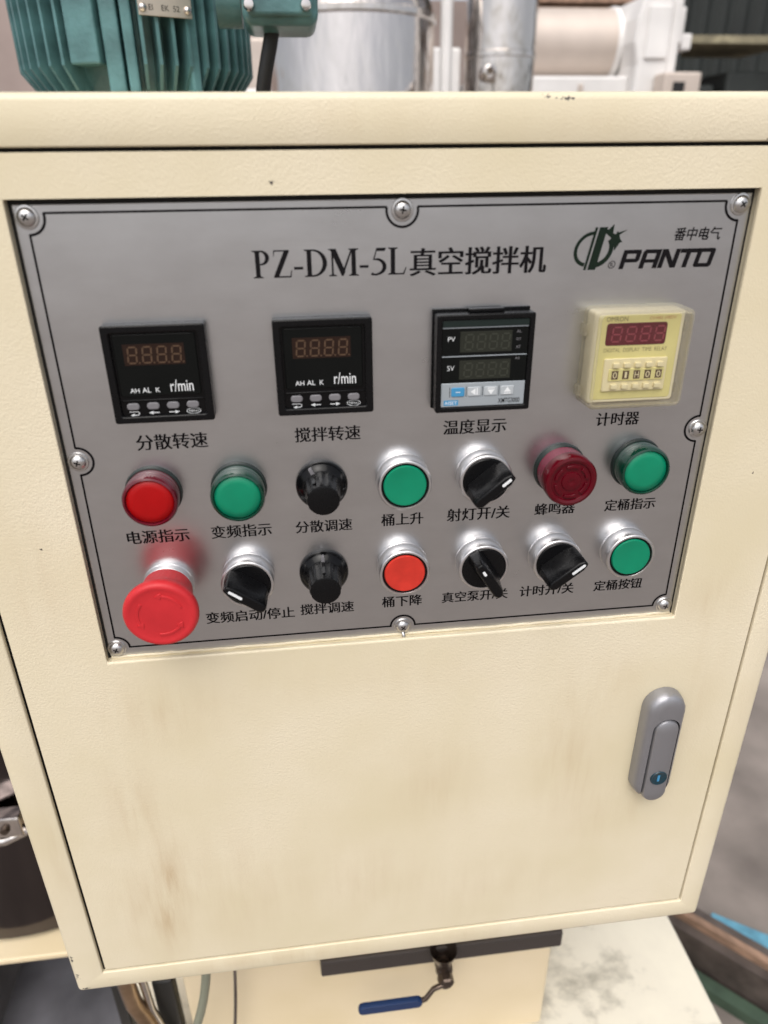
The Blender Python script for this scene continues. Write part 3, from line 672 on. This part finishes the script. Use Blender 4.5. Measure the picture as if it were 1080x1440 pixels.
def selector(x, z, ang, label, mark=(4.5, 12.0), wide=1.0):
    """ang: direction of the pointer end on the panel, degrees from right, anticlockwise"""
    o = collar('selector_switch', x, z, label)
    sub('disc', o, MB().lathe([(12.6, 3.2), (12.6, 10.8), (12.2, 11.2), (0, 11.2)], 56), M['black'])
    f = MB(); w0, w1 = 5.4 * wide, 3.1 * wide
    # fin: waisted block, flared foot, long towards the pointer
    secs = [(11.0, 12.4, 13.0, w0), (14.5, 12.5, 13.4, w0 * .78), (20, 12.4, 13.6, w1 * 1.15), (26.4, 12.0, 13.6, w1), (27.6, 11.4, 13.0, w1 * .8)]
    vs = []
    for h, la, lb, wd in secs:
        vs += [(-la, -h, -wd * .45), (-la * .78, -h, -wd), (lb * .72, -h, -wd), (lb, -h, -wd * .55), (lb, -h, wd * .55), (lb * .72, -h, wd), (-la * .78, -h, wd), (-la, -h, wd * .45)]
    fs = [tuple(range(8)), tuple(range(32, 40))] + [(k * 8 + i, k * 8 + (i + 1) % 8, k * 8 + 8 + (i + 1) % 8, k * 8 + 8 + i) for k in range(4) for i in range(8)]
    f.add(vs, fs)
    sub('grip', o, f, M['black'], bevel=.0006, seg=3, rot=-ang, smooth=35)
    if mark:
        sub('pointer_mark', o, MB().prism(rrect((mark[0] + mark[1]) / 2, 0, mark[1] - mark[0], 1.5, .6, 3), -27.85, -27.3), M['white_ink'], rot=-ang, smooth=None)
selector(44.8, -156.2, 40, 'black selector switch in the upper row, worn white mark', (5.5, 11.5))
selector(-88.6, -211.4, 143, 'black selector switch beside the red mushroom button', (2.5, 11.0))
selector(46.4, -211.6, 122, 'black selector switch with short white mark, steeply turned', (6.0, 9.2))
selector(90.6, -211.4, 38, 'black selector switch with long clean white mark, lower row', (3.0, 12.0))

def knob(x, z, ang, label):
    sk = MB(); n = 64
    o = part('speed_knob', x, z, MB().lathe([(13.9, 0), (14.1, .8), (14.0, 2.2), (12.8, 3.8), (10.6, 5.6), (9.4, 6.4), (0, 6.4)], n), M['blackgloss'], label, smooth=50)
    g = MB(); secs = [(5.8, 10.1), (7.0, 9.6), (12, 9.3), (20.2, 8.9), (21.4, 8.4), (21.8, 7.4)]
    vs = []; m_ = 72
    for h, r in secs:
        for i in range(m_):
            a = 2 * math.pi * i / m_; rr = r * (1 - (.045 if (i // 3) % 2 and 6.5 < h < 21 else 0)); vs.append((rr * math.cos(a), -h, rr * math.sin(a)))
    vs.append((0, -21.9, 0)); fs = [(k * m_ + i, k * m_ + (i + 1) % m_, (k + 1) * m_ + (i + 1) % m_, (k + 1) * m_ + i) for k in range(len(secs) - 1) for i in range(m_)]
    fs += [(5 * m_ + i, 5 * m_ + (i + 1) % m_, len(vs) - 1) for i in range(m_)]
    g.add(vs, fs); sub('grip', o, g, M['black'], smooth=32)
    p = MB().prism([(8.6, -1.1), (13.0, -.9), (13.0, .9), (8.6, 1.1)], -6.6, -2.6); sub('pointer', o, p, M['key'], rot=-ang, bevel=.0002)
    p = MB().box(8.9, 9.9, -18.5, -5.8, -.9, .9); sub('pointer', o, p, M['blackgloss'], rot=-ang, bevel=.0002)
knob(-44.2, -157.4, 118, 'black round speed knob in the upper row')
knob(-45.6, -212.4, 92, 'black round speed knob in the lower row')

# buzzer
o = part('buzzer', 89.6, -156.0, MB().lathe([(0, 3.4), (13.8, 3.4), (14.6, 2.8), (15.0, 0), (0, 0)], 56), M['darkgreen'], 'crimson translucent buzzer with slotted face')
sub('body', o, MB().lathe([(13.6, 3.2), (14.0, 3.6), (14.1, 10.5), (14.2, 12.5), (0, 12.5)], 64), M['pinkrim'])
sub('cap', o, MB().lathe([(14.1, 12.0), (14.6, 12.6), (14.6, 18.6), (14.0, 19.6), (12.6, 20.0), (11.2, 19.5), (10.8, 18.8), (0, 18.8)], 64), M['buzz'])
sub('dome', o, MB().lathe([(5.6, 18.7), (5.2, 19.4), (3, 19.9), (1, 19.7), (0, 19.2)], 40), M['buzz'])
for i in range(6):
    a0 = 60 * i + 8; s = MB()
    outl = [(9.6 * math.cos(rad(a0 + 44 * k / 8)), 9.6 * math.sin(rad(a0 + 44 * k / 8))) for k in range(9)] + [(7.9 * math.cos(rad(a0 + 44 * k / 8)), 7.9 * math.sin(rad(a0 + 44 * k / 8))) for k in range(8, -1, -1)]
    sub('rib', o, s.prism(outl, -19.9, -18.7), M['buzz'], bevel=.0002)

# emergency stop
o = part('emergency_stop', -133.4, -214.2, MB().lathe([(14.2, 0), (14.2, .7), (13.9, 1), (13.9, 5.2), (13.4, 5.8), (0, 5.8)], 64), M['chrome'], 'large red mushroom emergency stop button')
prof = [(13.8, 5.6), (14.2, 10.0), (15.4, 15.0), (16.4, 19.5), (18.4, 23.5), (19.5, 26.0), (19.8, 28.0), (19.5, 29.8), (18.6, 31.0), (17.4, 31.5), (16.0, 31.2), (14.6, 30.9), (10, 31.1), (5, 31.3), (0, 31.35)]
g = MB(); n = 120; vs = []; rows = []
for r, h in prof[:-1]:
    rows.append(len(vs))
    for i in range(n):
        a = 2 * math.pi * i / n; rr = r * (1 - (.016 if (i // 2) % 2 and 12 < h < 19 else 0)); vs.append((rr * math.cos(a), -h, rr * math.sin(a)))
vs.append((0, -31.35, 0)); fs = [(rows[k] + i, rows[k] + (i + 1) % n, rows[k + 1] + (i + 1) % n, rows[k + 1] + i) for k in range(len(rows) - 1) for i in range(n)]
fs += [(rows[-1] + i, rows[-1] + (i + 1) % n, len(vs) - 1) for i in range(n)]
g.add(vs, fs); sub('mushroom_cap', o, g, M['estop'], smooth=50)
for k in range(3):
    s = MB(); a0 = 20 + 120 * k; outl = []
    for i in range(13): outl.append((12.6 * math.cos(rad(a0 + 62 * i / 12)), 12.6 * math.sin(rad(a0 + 62 * i / 12))))
    e = a0 + 62
    outl += [(14.0 * math.cos(rad(e)), 14.0 * math.sin(rad(e))), (11.9 * math.cos(rad(e + 16)), 11.9 * math.sin(rad(e + 16))), (9.8 * math.cos(rad(e)), 9.8 * math.sin(rad(e)))]
    for i in range(12, -1, -1): outl.append((11.2 * math.cos(rad(a0 + 62 * i / 12)), 11.2 * math.sin(rad(a0 + 62 * i / 12))))
    sub('arrow', o, s.prism(outl, -31.42, -30.6), M['estop'], bevel=.00015, seg=1)

# ---- swing handle on the door
def stadium(cx, z0, z1, r, n=12, rt=None):
    rt = rt or r; pts = []
    for i in range(n + 1): a = rad(180 * i / n); pts.append((cx + rt * math.cos(a), z1 - rt + rt * math.sin(a)))
    for i in range(n + 1): a = rad(180 + 180 * i / n); pts.append((cx + r * math.cos(a), z0 + r + r * math.sin(a)))
    return pts
def loft(mb, secs):
    n = len(secs[0][0]); vs = [(x, y, z) for pts, y in secs for x, z in pts]; fs = [tuple(range((len(secs) - 1) * n, len(secs) * n)), tuple(range(n))]
    for k in range(len(secs) - 1): fs += [(k * n + i, k * n + (i + 1) % n, (k + 1) * n + (i + 1) % n, (k + 1) * n + i) for i in range(n)]
    return mb.add(vs, fs)
hx, hz = 177.4, -364.5
base_me = loft(MB(), [(stadium(0, -46.6, 46.6, 13.9), -.1), (stadium(0, -46.4, 46.4, 13.7), -5.0), (stadium(0, -45.4, 45.4, 12.7), -8.6), (stadium(0, -43.2, 43.2, 10.6), -10.4), (stadium(0, -38, 38, 5.5), -11.0)])
base_me.v = [(a / 1000, b / 1000, c / 1000) for a, b, c in base_me.v]
bm_ = base_me.mesh('base'); bm_.materials.append(M['handle']); bm_.materials.append(M['gapdark'])
cutm = loft(MB(), [(stadium(1.0, -60, 27.6, 9.5), -14), (stadium(1.0, -60, 27.6, 9.5), -6.4)])
cutm.v = [(a / 1000, b / 1000, c / 1000) for a, b, c in cutm.v]; cme = cutm.mesh('cut'); cme.materials.append(M['gapdark'])  # groove walls round the lever take the painted gap shade
hm = bool_cut(bm_, [cme]); hm.shade_smooth(); hm.set_sharp_from_angle(angle=rad(35))
hnd = link('door_handle', hm, None, cab, loc=(hx / 1000, -.0047, Zc(hz)), label='grey zinc swing handle with teal key plug')
sub('lever', hnd, loft(MB(), [(stadium(1.0, -47.0, 26.7, 8.6), -6.5), (stadium(1.0, -47.0, 26.7, 8.6), -10.0), (stadium(1.0, -46.2, 25.9, 7.9), -11.8), (stadium(1.0, -43.6, 23.8, 5.8), -12.9), (stadium(1.0, -38, 18, 2.0), -13.2)]), M['handle'], smooth=32)
sub('key_plug', hnd, MB().lathe([(6.1, 12.4), (6.1, 13.5), (5.7, 13.9), (4.4, 13.6), (0, 13.4)], 40, c=(1.0, 0, -23.2)), M['teal'])
sub('key_slot', hnd, MB().box(-.1, 1.5, -13.72, -13.2, -25.8, -20.4), M['bluekey'], smooth=None)

# ================================================================== SETTING
def setting(name, mb, m, kind='structure', **k):
    o = mb.obj(name, m, None, **k); o['kind'] = kind; return o
M['concrete'] = mat('worn concrete floor', (.225, .195, .175), .9, spec=.25, var=.38, vscale=4.5, bump=.3, bscale=60, rvar=.15)
M['cream'] = paint('cream machine paint', (.74, .62, .42), stains=[(-60, 700, 160, 90, .2)], bump=.2)
def deck_mat():
    m = mat('stained cream deck', (.80, .75, .62), .5)
    t = m.node_tree; b = t.nodes['Principled BSDF']; tc = t.nodes.new('ShaderNodeTexCoord')
    n = t.nodes.new('ShaderNodeTexNoise'); n.inputs['Scale'].default_value = 8; n.inputs['Detail'].default_value = 9; n.inputs['Roughness'].default_value = .62; n.inputs['Distortion'].default_value = .25
    t.links.new(tc.outputs['Object'], n.inputs['Vector']); r = t.nodes.new('ShaderNodeValToRGB'); e = r.color_ramp.elements
    e[0].position = .38; e[0].color = (.40, .37, .30, 1); e[1].position = .62; e[1].color = (.78, .73, .60, 1)
    e2 = r.color_ramp.elements.new(.48); e2.color = (.74, .69, .57, 1)
    t.links.new(n.outputs[0], r.inputs[0]); t.links.new(r.outputs[0], b.inputs['Base Color']); return m
M['deck'] = deck_mat()
M['rubber'] = mat('dark brown rubber', (.045, .036, .032), .55)
M['darksteel'] = mat('polished dark steel', (.075, .065, .065), .12, 1.0, var=.35, vscale=9, stretch=(1, 1, .25), rvar=.08)
M['castiron'] = mat('tarnished bronze valve metal', (.10, .075, .06), .35, .8, var=.3, vscale=200)
M['blue'] = mat('blue vinyl grip', (.006, .028, .10), .4)
M['steel'] = mat('polished stainless', (.62, .58, .55), .13, 1.0, var=.10, rvar=.06, vscale=7, bump=.45, bscale=9, stretch=(1.6, 1.6, .5))
M['steel'].node_tree.nodes['Bump'].inputs['Distance'].default_value = .02
M['motor'] = mat('teal green motor enamel', (.080, .180, .185), .30, var=.42, vscale=26, bump=.4, bscale=260)
M['tag'] = mat('aluminium tag', (.62, .54, .44), .35, .8)
M['cable'] = mat('black cable', (.012, .012, .012), .45)
M['whitepaint'] = mat('dusty white enamel', (.80, .78, .76), .5, var=.1, vscale=6)
M['beige'] = mat('dull beige steel', (.58, .50, .44), .5, .2, var=.12, vscale=4)
M['wood'] = mat('weathered timber', (.30, .19, .13), .8, var=.35, vscale=40, stretch=(1, .1, 1))
M['rust'] = mat('rusty dark channel steel', (.105, .085, .075), .6, .4, var=.45, vscale=18, bump=.4, bscale=90)
M['greenpaint'] = mat('faded green paint', (.045, .075, .05), .6, var=.3, vscale=20)
M['bluefilm'] = mat('pale blue plastic', (.13, .34, .46), .4, var=.3, vscale=30)
M['darkwall'] = mat('dark corrugated wall', (.018, .022, .020), .55, var=.3, vscale=3)
M['wall'] = mat('pinkish grey shed wall', (.34, .27, .245), .8, var=.25, vscale=1.3)
M['tag2'] = mat('dusty ochre shelf edge', (.26, .23, .15), .8, var=.4, vscale=20)
M['copper'] = mat('brownish steel pipe', (.42, .30, .20), .28, 1.0, var=.2, vscale=60)
M['greyhose'] = mat('grey green hose', (.22, .23, .17), .45)
M['gunmetal'] = mat('dark blue grey painted steel', (.12, .12, .135), .45, var=.6, vscale=7)

# floor: one sheet to the horizon
setting('floor', MB().add([(-60, -60, 0), (60, -60, 0), (60, 60, 0), (-60, 60, 0)], [(0, 1, 2, 3)]), M['concrete'])

# machine base under the cabinet
base = empty('mixer_base', 'cream painted mixer base with a square column and a stained flat deck below the cabinet', 'machine base', (0, .3, 0))
def bx(name, x0, x1, y0, y1, z0, z1, m, par, off=(0, .3, 0), **k):
    return MB().box(x0 - off[0], x1 - off[0], y0 - off[1], y1 - off[1], z0 - off[2], z1 - off[2]).obj(name, m, par, **k)
bx('column', -.2075, .178, .10, .34, .452, 1.25, M['cream'], base, bevel=.004, seg=3)
bx('deck', -.30, .387, .06, .95, .40, .45, M['deck'], base, bevel=.004, seg=3)
bx('skirt', -.29, .377, .072, .93, .0, .40, M['cream'], base, bevel=.004)
bx('gear_housing', -.295, -.115, .345, .70, .452, 1.392, M['cream'], base, bevel=.006)
bx('motor_flange', -.29, -.12, .495, .665, 1.3925, 1.411, M['motor'], base, bevel=.003)
bx('rubber_strip', -.0690, .182, .088, .0995, .6105, .6335, M['rubber'], base, bevel=.002)
bx('cabinet_bracket', -.15, .15, .219, .25, .86, 1.25, M['cream'], base, bevel=.003)
# ball valve under the strip
vo = MB().lathe([(.0135, .022), (.0115, .014), (.0075, .004), (.0085, 0), (0, 0)], 24, axis='z', c=(.054, -.220, 0.6210)).obj('ball_valve', M['castiron'], base, smooth=50)
MB().lathe([(0, .008), (.0055, .007), (.0085, .003), (.0088, -.002), (.006, -.007), (0, -.008)], 20, axis='z', c=(.055, -.222, 0.6155)).obj('valve_body', M['castiron'], vo, smooth=60)
MB().lathe([(0, .016), (.006, .016), (.0075, .014), (.0075, .004), (.005, 0), (0, 0)], 6, c=(.055, -.222, 0.6150)).obj('nut', M['castiron'], vo, smooth=30)
MB().lathe([(0, .008), (.0065, .007), (.0082, 0), (.0065, -.007), (0, -.008)], 20, axis='z', c=(.056, -.224, 0.6020)).obj('valve_body', M['castiron'], vo, smooth=60)
MB().tube([(.052, -.236, 0.6140), (.041, -.238, 0.6120), (.033, -.240, 0.6010), (.027, -.240, 0.5985)], [.0028, .0026, .0026, .0028], 8).obj('lever', M['castiron'], vo, smooth=60)
l2 = loft(MB(), [(stadium(0, -.0315, .0315, .0052), -.0030), (stadium(0, -.032, .032, .0058), -.0014), (stadium(0, -.032, .032, .0058), .0014), (stadium(0, -.0315, .0315, .0052), .0030)])
l2.v = [(z, y, x) for x, y, z in l2.v]
l2.obj('lever_grip', M['blue'], vo, loc=(-.0025, -.241, 0.6000), smooth=40)

# hose and cables hanging beside the column
def cable(name, pts, r, m, label, cat='cable', group=None):
    o = MB().tube(pts, r, 12).obj(name, m, None, smooth=180); o['label'] = label; o['category'] = cat
    if group: o['group'] = group
    return o
cable('hose', bez((-.165, .06, .80), (-.165, .062, .68), (-.180, .064, .60), (-.235, .066, .50)), .0042, M['greyhose'], 'grey green hose curving down below the cabinet beside the column', 'hose')
cable('cable', bez((-.146, .078, .80), (-.146, .080, .70), (-.150, .082, .62), (-.168, .084, .50)), .0016, M['rust'], 'thin brown cable hanging in front of the cream column')
pp = empty('steel_pipe', 'brownish steel conduit pipe with a dark clamp box below the cabinet at left', 'pipe', (-.25, .1, 0))
MB().tube([(-.008, 0, .95), (-.011, 0, .62), (-.009, 0, .59), (-.001, 0, .56), (.012, 0, .50), (.03, 0, .02)], .0085, 16).obj('conduit', M['copper'], pp, smooth=60)
MB().tube([(.006, .004, .95), (.003, .004, .62), (.005, .004, .57), (.018, .004, .50), (.05, .004, .02)], .0040, 12).obj('hose', M['steel'], pp, smooth=60)
MB().box(-.033, -.022, .012, .04, .02, .60).obj('bracket', M['cable'], pp, bevel=.002)
MB().box(.006, .027, .015, .03, .44, .592).obj('clamp_box', M['cable'], pp, bevel=.002)

# dark floor-standing plates lower left
gp = empty('floor_plate', 'blue grey steel plate lying at floor level at the lower left', 'steel plate', (-.6, .7, 0))
MB().box(-.55, .28, -.5, .5, .0, .03).obj('plate', M['gunmetal'], gp, bevel=.004)

# polished barrel on a cream rim
br = empty('mixing_barrel', 'polished dark steel mixing barrel with a clamp band left of the cabinet', 'barrel', (-.43, .43, 0))
MB().lathe([(.19, .53), (.205, .535), (.207, .56), (.207, 1.02), (.21, 1.03), (.19, 1.04)], 72, axis='z').obj('shell', M['darksteel'], br, smooth=40)
MB().lathe([(.2075, .700), (.2105, .701), (.2105, .716), (.2075, .717)], 72, axis='z').obj('clamp_band', M['steel'], br, smooth=30)
bxx = -.380 + .43
MB().box(bxx - .03, bxx + .012, -.226, -.207, .722, .748).obj('latch', M['steel'], br, bevel=.002)
MB().lathe([(0, .004), (.004, .004), (.005, 0), (0, 0)], 16, c=(bxx - .004, -.2262, .735)).obj('rivet', M['castiron'], br, smooth=40)
MB().tube([(bxx - .04, -.218, .708), (bxx - .01, -.222, .714), (bxx + .02, -.214, .722)], .005, 10).obj('latch_bar', M['steel'], br, smooth=60)
MB().box(-.30, .23, -.225, .25, .517, .5255).obj('tray', M['cream'], br, bevel=.002)
MB().box(-.28, -.20, -.1, .2, .0, .514).obj('stand', M['gunmetal'], br, bevel=.004)

# channel steel, timber and blue sheet at the right
from mathutils import Euler
def beam(name, p0, p1, prof, m, label=None, cat=None, parent=None):
    p0, p1 = Vector(p0), Vector(p1); d = (p1 - p0).normalized(); s_ = d.cross(Vector((0, 0, 1))).normalized(); u_ = s_.cross(d)
    vs = [p + s_ * a + u_ * b for p in (p0, p1) for a, b in prof]; n = len(prof)
    o = MB().add(vs, [tuple(range(n)), tuple(range(2 * n - 1, n - 1, -1))] + [(i, (i + 1) % n, n + (i + 1) % n, n + i) for i in range(n)]).obj(name, m, parent)
    if label: o['label'] = label; o['category'] = cat
    return o
RP = dict(a=((.30, .72, .10), (.86, .12, .10)))
chan = [(-.03, -.045), (.03, -.045), (.03, -.036), (-.02, -.036), (-.02, .036), (.03, .036), (.03, .045), (-.03, .045)]
beam('steel_channel', (.24, .792, .0455), (1.10, -.097, .0455), [(-a, b) for a, b in chan], M['rust'], 'rusty brown steel channel lying on the floor right of the deck', 'steel beam')
beam('timber_batten', (.26, .762, .101), (1.12, -.127, .101), [(-.006, -.010), (.006, -.010), (.006, .008), (-.006, .008)], M['wood'], 'reddish timber strip lying along the top of the rusty channel', 'timber')
beam('green_bar', (.20, .762, .012), (1.04, -.107, .012), [(-.012, -.012), (.012, -.012), (.012, .012), (-.012, .012)], M['greenpaint'], 'faded green steel bar on the floor in front of the rusty channel', 'steel bar')
beam('blue_bar', (.665, .445, .012), (1.20, .075, .012), [(-.030, -.012), (.018, -.012), (.018, .012), (-.030, .012)], M['bluefilm'], 'pale blue bar on the concrete behind the timber strip', 'plastic bar')

# ---- electric motor standing behind the cabinet
mo = empty('electric_motor', 'teal green finned electric motor standing behind the cabinet at top left', 'electric motor', (-.205, .58, 1.402))
MB().lathe([(0, .012), (.085, .012), (.093, .03), (.093, .40), (0, .40)], 64, axis='z').obj('body', M['motor'], mo, smooth=40)
fin = MB().add([(x, y, z) for y in (-.0016, .0016) for x, z in ((.088, .014), (.106, .014), (.121, .034), (.124, .40), (.088, .40))],
               [(0, 1, 2, 3, 4), (9, 8, 7, 6, 5)] + [(i, (i + 1) % 5, 5 + (i + 1) % 5, 5 + i) for i in range(5)]).mesh('fin')
for a in list(range(140, 246, 8)) + [282, 289, 296, 303] + list(range(312, 400, 7)) + list(range(45, 135, 9)):
    link('fin', fin, M['motor'], mo, rot=(0, 0, rad(a)))
def radial_box(name, a, r0, r1, wd, z0, z1, m, par, bevel=.002):
    o = MB().box(r0, r1, -wd / 2, wd / 2, z0, z1).obj(name, m, par, rot=(0, 0, rad(a)), bevel=bevel); return o
radial_box('mounting_pad', 255, .085, .120, .030, .034, .40, M['motor'], mo)
radial_box('rail', 268, .085, .116, .016, .010, .40, M['motor'], mo)
radial_box('rail', 276, .085, .118, .010, .010, .40, M['motor'], mo)
radial_box('rail', 306, .085, .119, .010, .010, .40, M['motor'], mo)
npo = radial_box('nameplate', 293, .124, .1255, .050, .072, .11, M['tag'], mo, .0004)
for yy in (-.021, .021):
    MB().lathe([(0, .129), (.002, .1287), (.0036, .127), (.0038, .1255)], 16, axis='x', c=(0, yy, .078)).obj('rivet', M['steel'], npo, smooth=60)
for i, yy in enumerate((-.012, 0, .011)):
    tx = MB(); V, F = text_mesh(('EI', 'EK', '52')[i]); s_ = .0065
    tx.v = [(.1257, yy - .004 + v[0] * s_ , .0765 + v[1] * s_) for v in V]; tx.f = F
    me = bpy.data.meshes.new('lettering'); me.from_pydata(tx.v, [], tx.f); link('lettering', me, M['ink'], npo)
tb = MB().box(.122, .188, -.19, -.11, .056, .16).obj('terminal_box', M['motor'], mo, bevel=.009, seg=4, smooth=40)
MB().box(.127, .183, -.196, -.1905, .062, .16).obj('cover', M['motor'], tb, bevel=.005, seg=3, smooth=40)
MB().lathe([(.0, -.022), (.024, -.022), (.024, .0), (0, .0)], 32, axis='x', c=(.12, -.13, .085)).obj('neck', M['motor'], tb, smooth=40)
for xx in (.129, .177):
    MB().lathe([(0, .006), (.004, .0055), (.005, 0), (0, 0)], 12, c=(xx, -.1965, .069)).obj('screw', M['steel'], tb, smooth=60)
cable('power_cable', bez((-.058, .44, 1.468), (-.059, .44, 1.445), (-.072, .44, 1.43), (-.074, .45, 1.38)), .0070, M['cable'], 'black power cable dropping from the motor terminal box')
# small bolt on the cabinet roof
bo = MB().lathe([(.0095, 0), (.0095, .002), (.007, .0045), (.003, .0052), (0, .0055)], 24, axis='z', c=(.181, .190, Zc(27.1))).obj('roof_bolt', M['cable'], cab, smooth=40)

# ---- stainless tanks and plant behind
t1 = empty('stainless_tank', 'wide stainless tank with a domed top, right of the motor', 'tank', (.162, 2.2, 0))
MB().lathe([(.25, .5), (.25, 1.725), (.245, 1.76), (.215, 1.82), (.15, 1.88), (.08, 1.905), (0, 1.91)], 64, axis='z').obj('shell', M['steel'], t1, smooth=40)
MB().lathe([(.2505, 1.715), (.257, 1.72), (.257, 1.735), (.2505, 1.738)], 64, axis='z').obj('rim', M['steel'], t1, smooth=40)
for a in (225, 270, 315):
    MB().lathe([(.022, 0), (.022, .5), (.0, .5)], 16, axis='z', c=(.2 * math.cos(rad(a)), .2 * math.sin(rad(a)), 0)).obj('leg', M['steel'], t1, smooth=40)
MB().lathe([(.012, 1.74), (.012, 1.93), (0, 1.93)], 16, axis='z', c=(.06, -.21, 0)).obj('nozzle', M['castiron'], t1, smooth=40)
t2 = empty('stainless_column', 'tall narrow stainless column with a small side port', 'tank', (.598, 2.1, 0))
MB().lathe([(.105, 0), (.105, 2.3), (0, 2.3)], 48, axis='z').obj('shell', M['steel'], t2, smooth=40)
MB().lathe([(.1055, 1.62), (.108, 1.622), (.108, 1.635), (.1055, 1.637)], 48, axis='z').obj('rim', M['steel'], t2, smooth=40)
po_ = MB().lathe([(.020, .09), (.020, .15), (.014, .152), (.013, .148), (.013, .12), (0, .12)], 24, c=(-.065, 0, 1.575)).obj('port', M['steel'], t2, smooth=40)
ps = MB().lathe([(.018, 0), (.018, 2.6), (0, 2.6)], 16, axis='z').obj('upright_pole', M['whitepaint'], None, loc=(.425, 2.05, 0), smooth=40); ps['label'] = 'slim pale pole between the two stainless tanks'; ps['category'] = 'pole'
ct = empty('stacked_crate', 'pale machine casing seen between the two stainless tanks', 'machine', (.60, 3.4, 0))
MB().box(-.14, .14, -.1, .2, 0, 1.80).obj('casing', M['whitepaint'], ct, bevel=.01); MB().box(-.10, .10, -.11, -.1, 1.45, 1.62).obj('panel', M['beige'], ct); MB().box(.0, .03, -.125, -.11, 1.52, 1.60).obj('slot', M['cable'], ct)
ht = empty('beige_tank', 'long beige horizontal tank with a flanged end, resting on a white casing', 'tank', (1.15, 3.2, 1.80))
MB().lathe([(0, -.32), (.125, -.32), (.13, -.30), (.13, .24), (0, .24)], 48, axis='x').obj('shell', M['beige'], ht, smooth=40)
MB().lathe([(.1305, .215), (.138, .22), (.138, .235), (.1305, .238)], 48, axis='x').obj('flange', M['whitepaint'], ht, smooth=40)
wc = empty('white_casing', 'white machine casing below the beige tank', 'machine', (1.16, 3.1, 0))
MB().box(-.40, .24, -.1, .5, 0, 1.665).obj('casing', M['whitepaint'], wc, bevel=.01); MB().box(.02, .04, -.115, -.1, 1.60, 1.635).obj('knob', M['beige'], wc, bevel=.004)
wf = empty('white_machine', 'white flanged machine head with a stepped bracket beside dark rack', 'machine', (1.50, 3.1, 0))
MB().prism([(-.10, 1.0), (.03, 1.0), (.03, 1.95), (-.09, 1.94), (-.115, 1.86), (-.12, 1.78), (-.10, 1.70)], -.16, .16).obj('head', M['whitepaint'], wf, bevel=.012, seg=3)
MB().box(-.075, .02, -.172, -.161, 1.72, 1.90).obj('cover_plate', M['whitepaint'], wf, bevel=.004)
MB().box(.031, .075, -.15, .15, 1.0, 1.93).obj('column', M['whitepaint'], wf, bevel=.008)
MB().box(.0755, .115, -.10, .10, 1.78, 1.91).obj('bracket', M['whitepaint'], wf, bevel=.008); MB().box(.1155, .165, -.08, .08, 1.76, 1.82).obj('bracket', M['whitepaint'], wf, bevel=.008)
MB().box(-.02, .14, -.26, -.16, 1.0, 1.665).obj('stand', M['beige'], wf, bevel=.01); MB().box(.02, .07, -.263, -.2605, 1.54, 1.63).obj('opening', M['cable'], wf)
# slatted boards high behind the tank
sb = empty('board_stack', 'stack of brown boards lying above the beige tank', 'boards', (1.55, 4.2, 2.02))
for i in range(6): MB().box(-.45, .42, -.2, .2, .065 * i, .065 * i + .048).obj('board', M['wood'], sb, loc=(random.uniform(-.03, .03), 0, 0), bevel=.004)
# dark rack on the right
rk = empty('storage_rack', 'dark steel storage rack with a dusty shelf at the right', 'rack', (2.52, 4.2, 0))
for x in (-.50, .26): MB().box(x - .04, x + .04, -.3, -.22, 0, 3.2).obj('post', M['wood'] if x > 0 else M['darkwall'], rk)
MB().box(-.46, .22, -.3, .3, 1.90, 1.935).obj('shelf', M['tag2'], rk); MB().box(-.46, .22, -.3, .3, 1.5, 1.54).obj('shelf', M['darkwall'], rk)
for i, (x0, x1, z1) in enumerate(((-.42, -.18, 1.72), (-.12, .20, 1.78))): MB().box(x0, x1, -.2, .2, 1.545, z1).obj('box', M['darkwall'], rk, bevel=.02)
# back walls
cw = MB(); n = 90; pts = []
for i in range(n * 2 + 1):
    x = 1.7 + i * .035; pts.append((x, 5.2 + (.03 if (i // 2) % 2 else 0)))
vs = [(x, y, z) for x, y in pts for z in (0, 4.5)]; cw.add(vs, [(2 * i, 2 * i + 2, 2 * i + 3, 2 * i + 1) for i in range(len(pts) - 1)])
o = cw.obj('corrugated_wall', M['darkwall']); o['kind'] = 'structure'; o['label'] = 'dark corrugated shed wall at the back right'; o['category'] = 'wall'
w2 = empty('shed_wall', 'pinkish grey shed wall behind the motor and tanks', 'wall', (-2.5, 7, 0))
MB().box(-4, 4.6, 0, .15, 0, 2.6).obj('panel', M['wall'], w2)
for i in range(8): MB().box(-3.9 + i * 1.15, -3.8 + i * 1.15, -.06, -.001, 0, 2.6).obj('post', M['beige'], w2)
for i, (x, y, wd, h) in enumerate(((-.35, 3.2, .5, 1.62), (.05, 4.0, .6, 1.9))):
    q = empty('machine_cabinet', ('low grey machine casing seen below the motor terminal box', 'grey machine casing behind the wide stainless tank')[i], 'machine', (x, y, 0))
    MB().box(-wd / 2, wd / 2, -.2, .2, 0, h).obj('casing', M['beige'] if i else M['whitepaint'], q, bevel=.015); MB().box(-wd * .3, wd * .2, -.215, -.2, h - .4, h - .12).obj('panel', M['gunmetal'], q, bevel=.01)
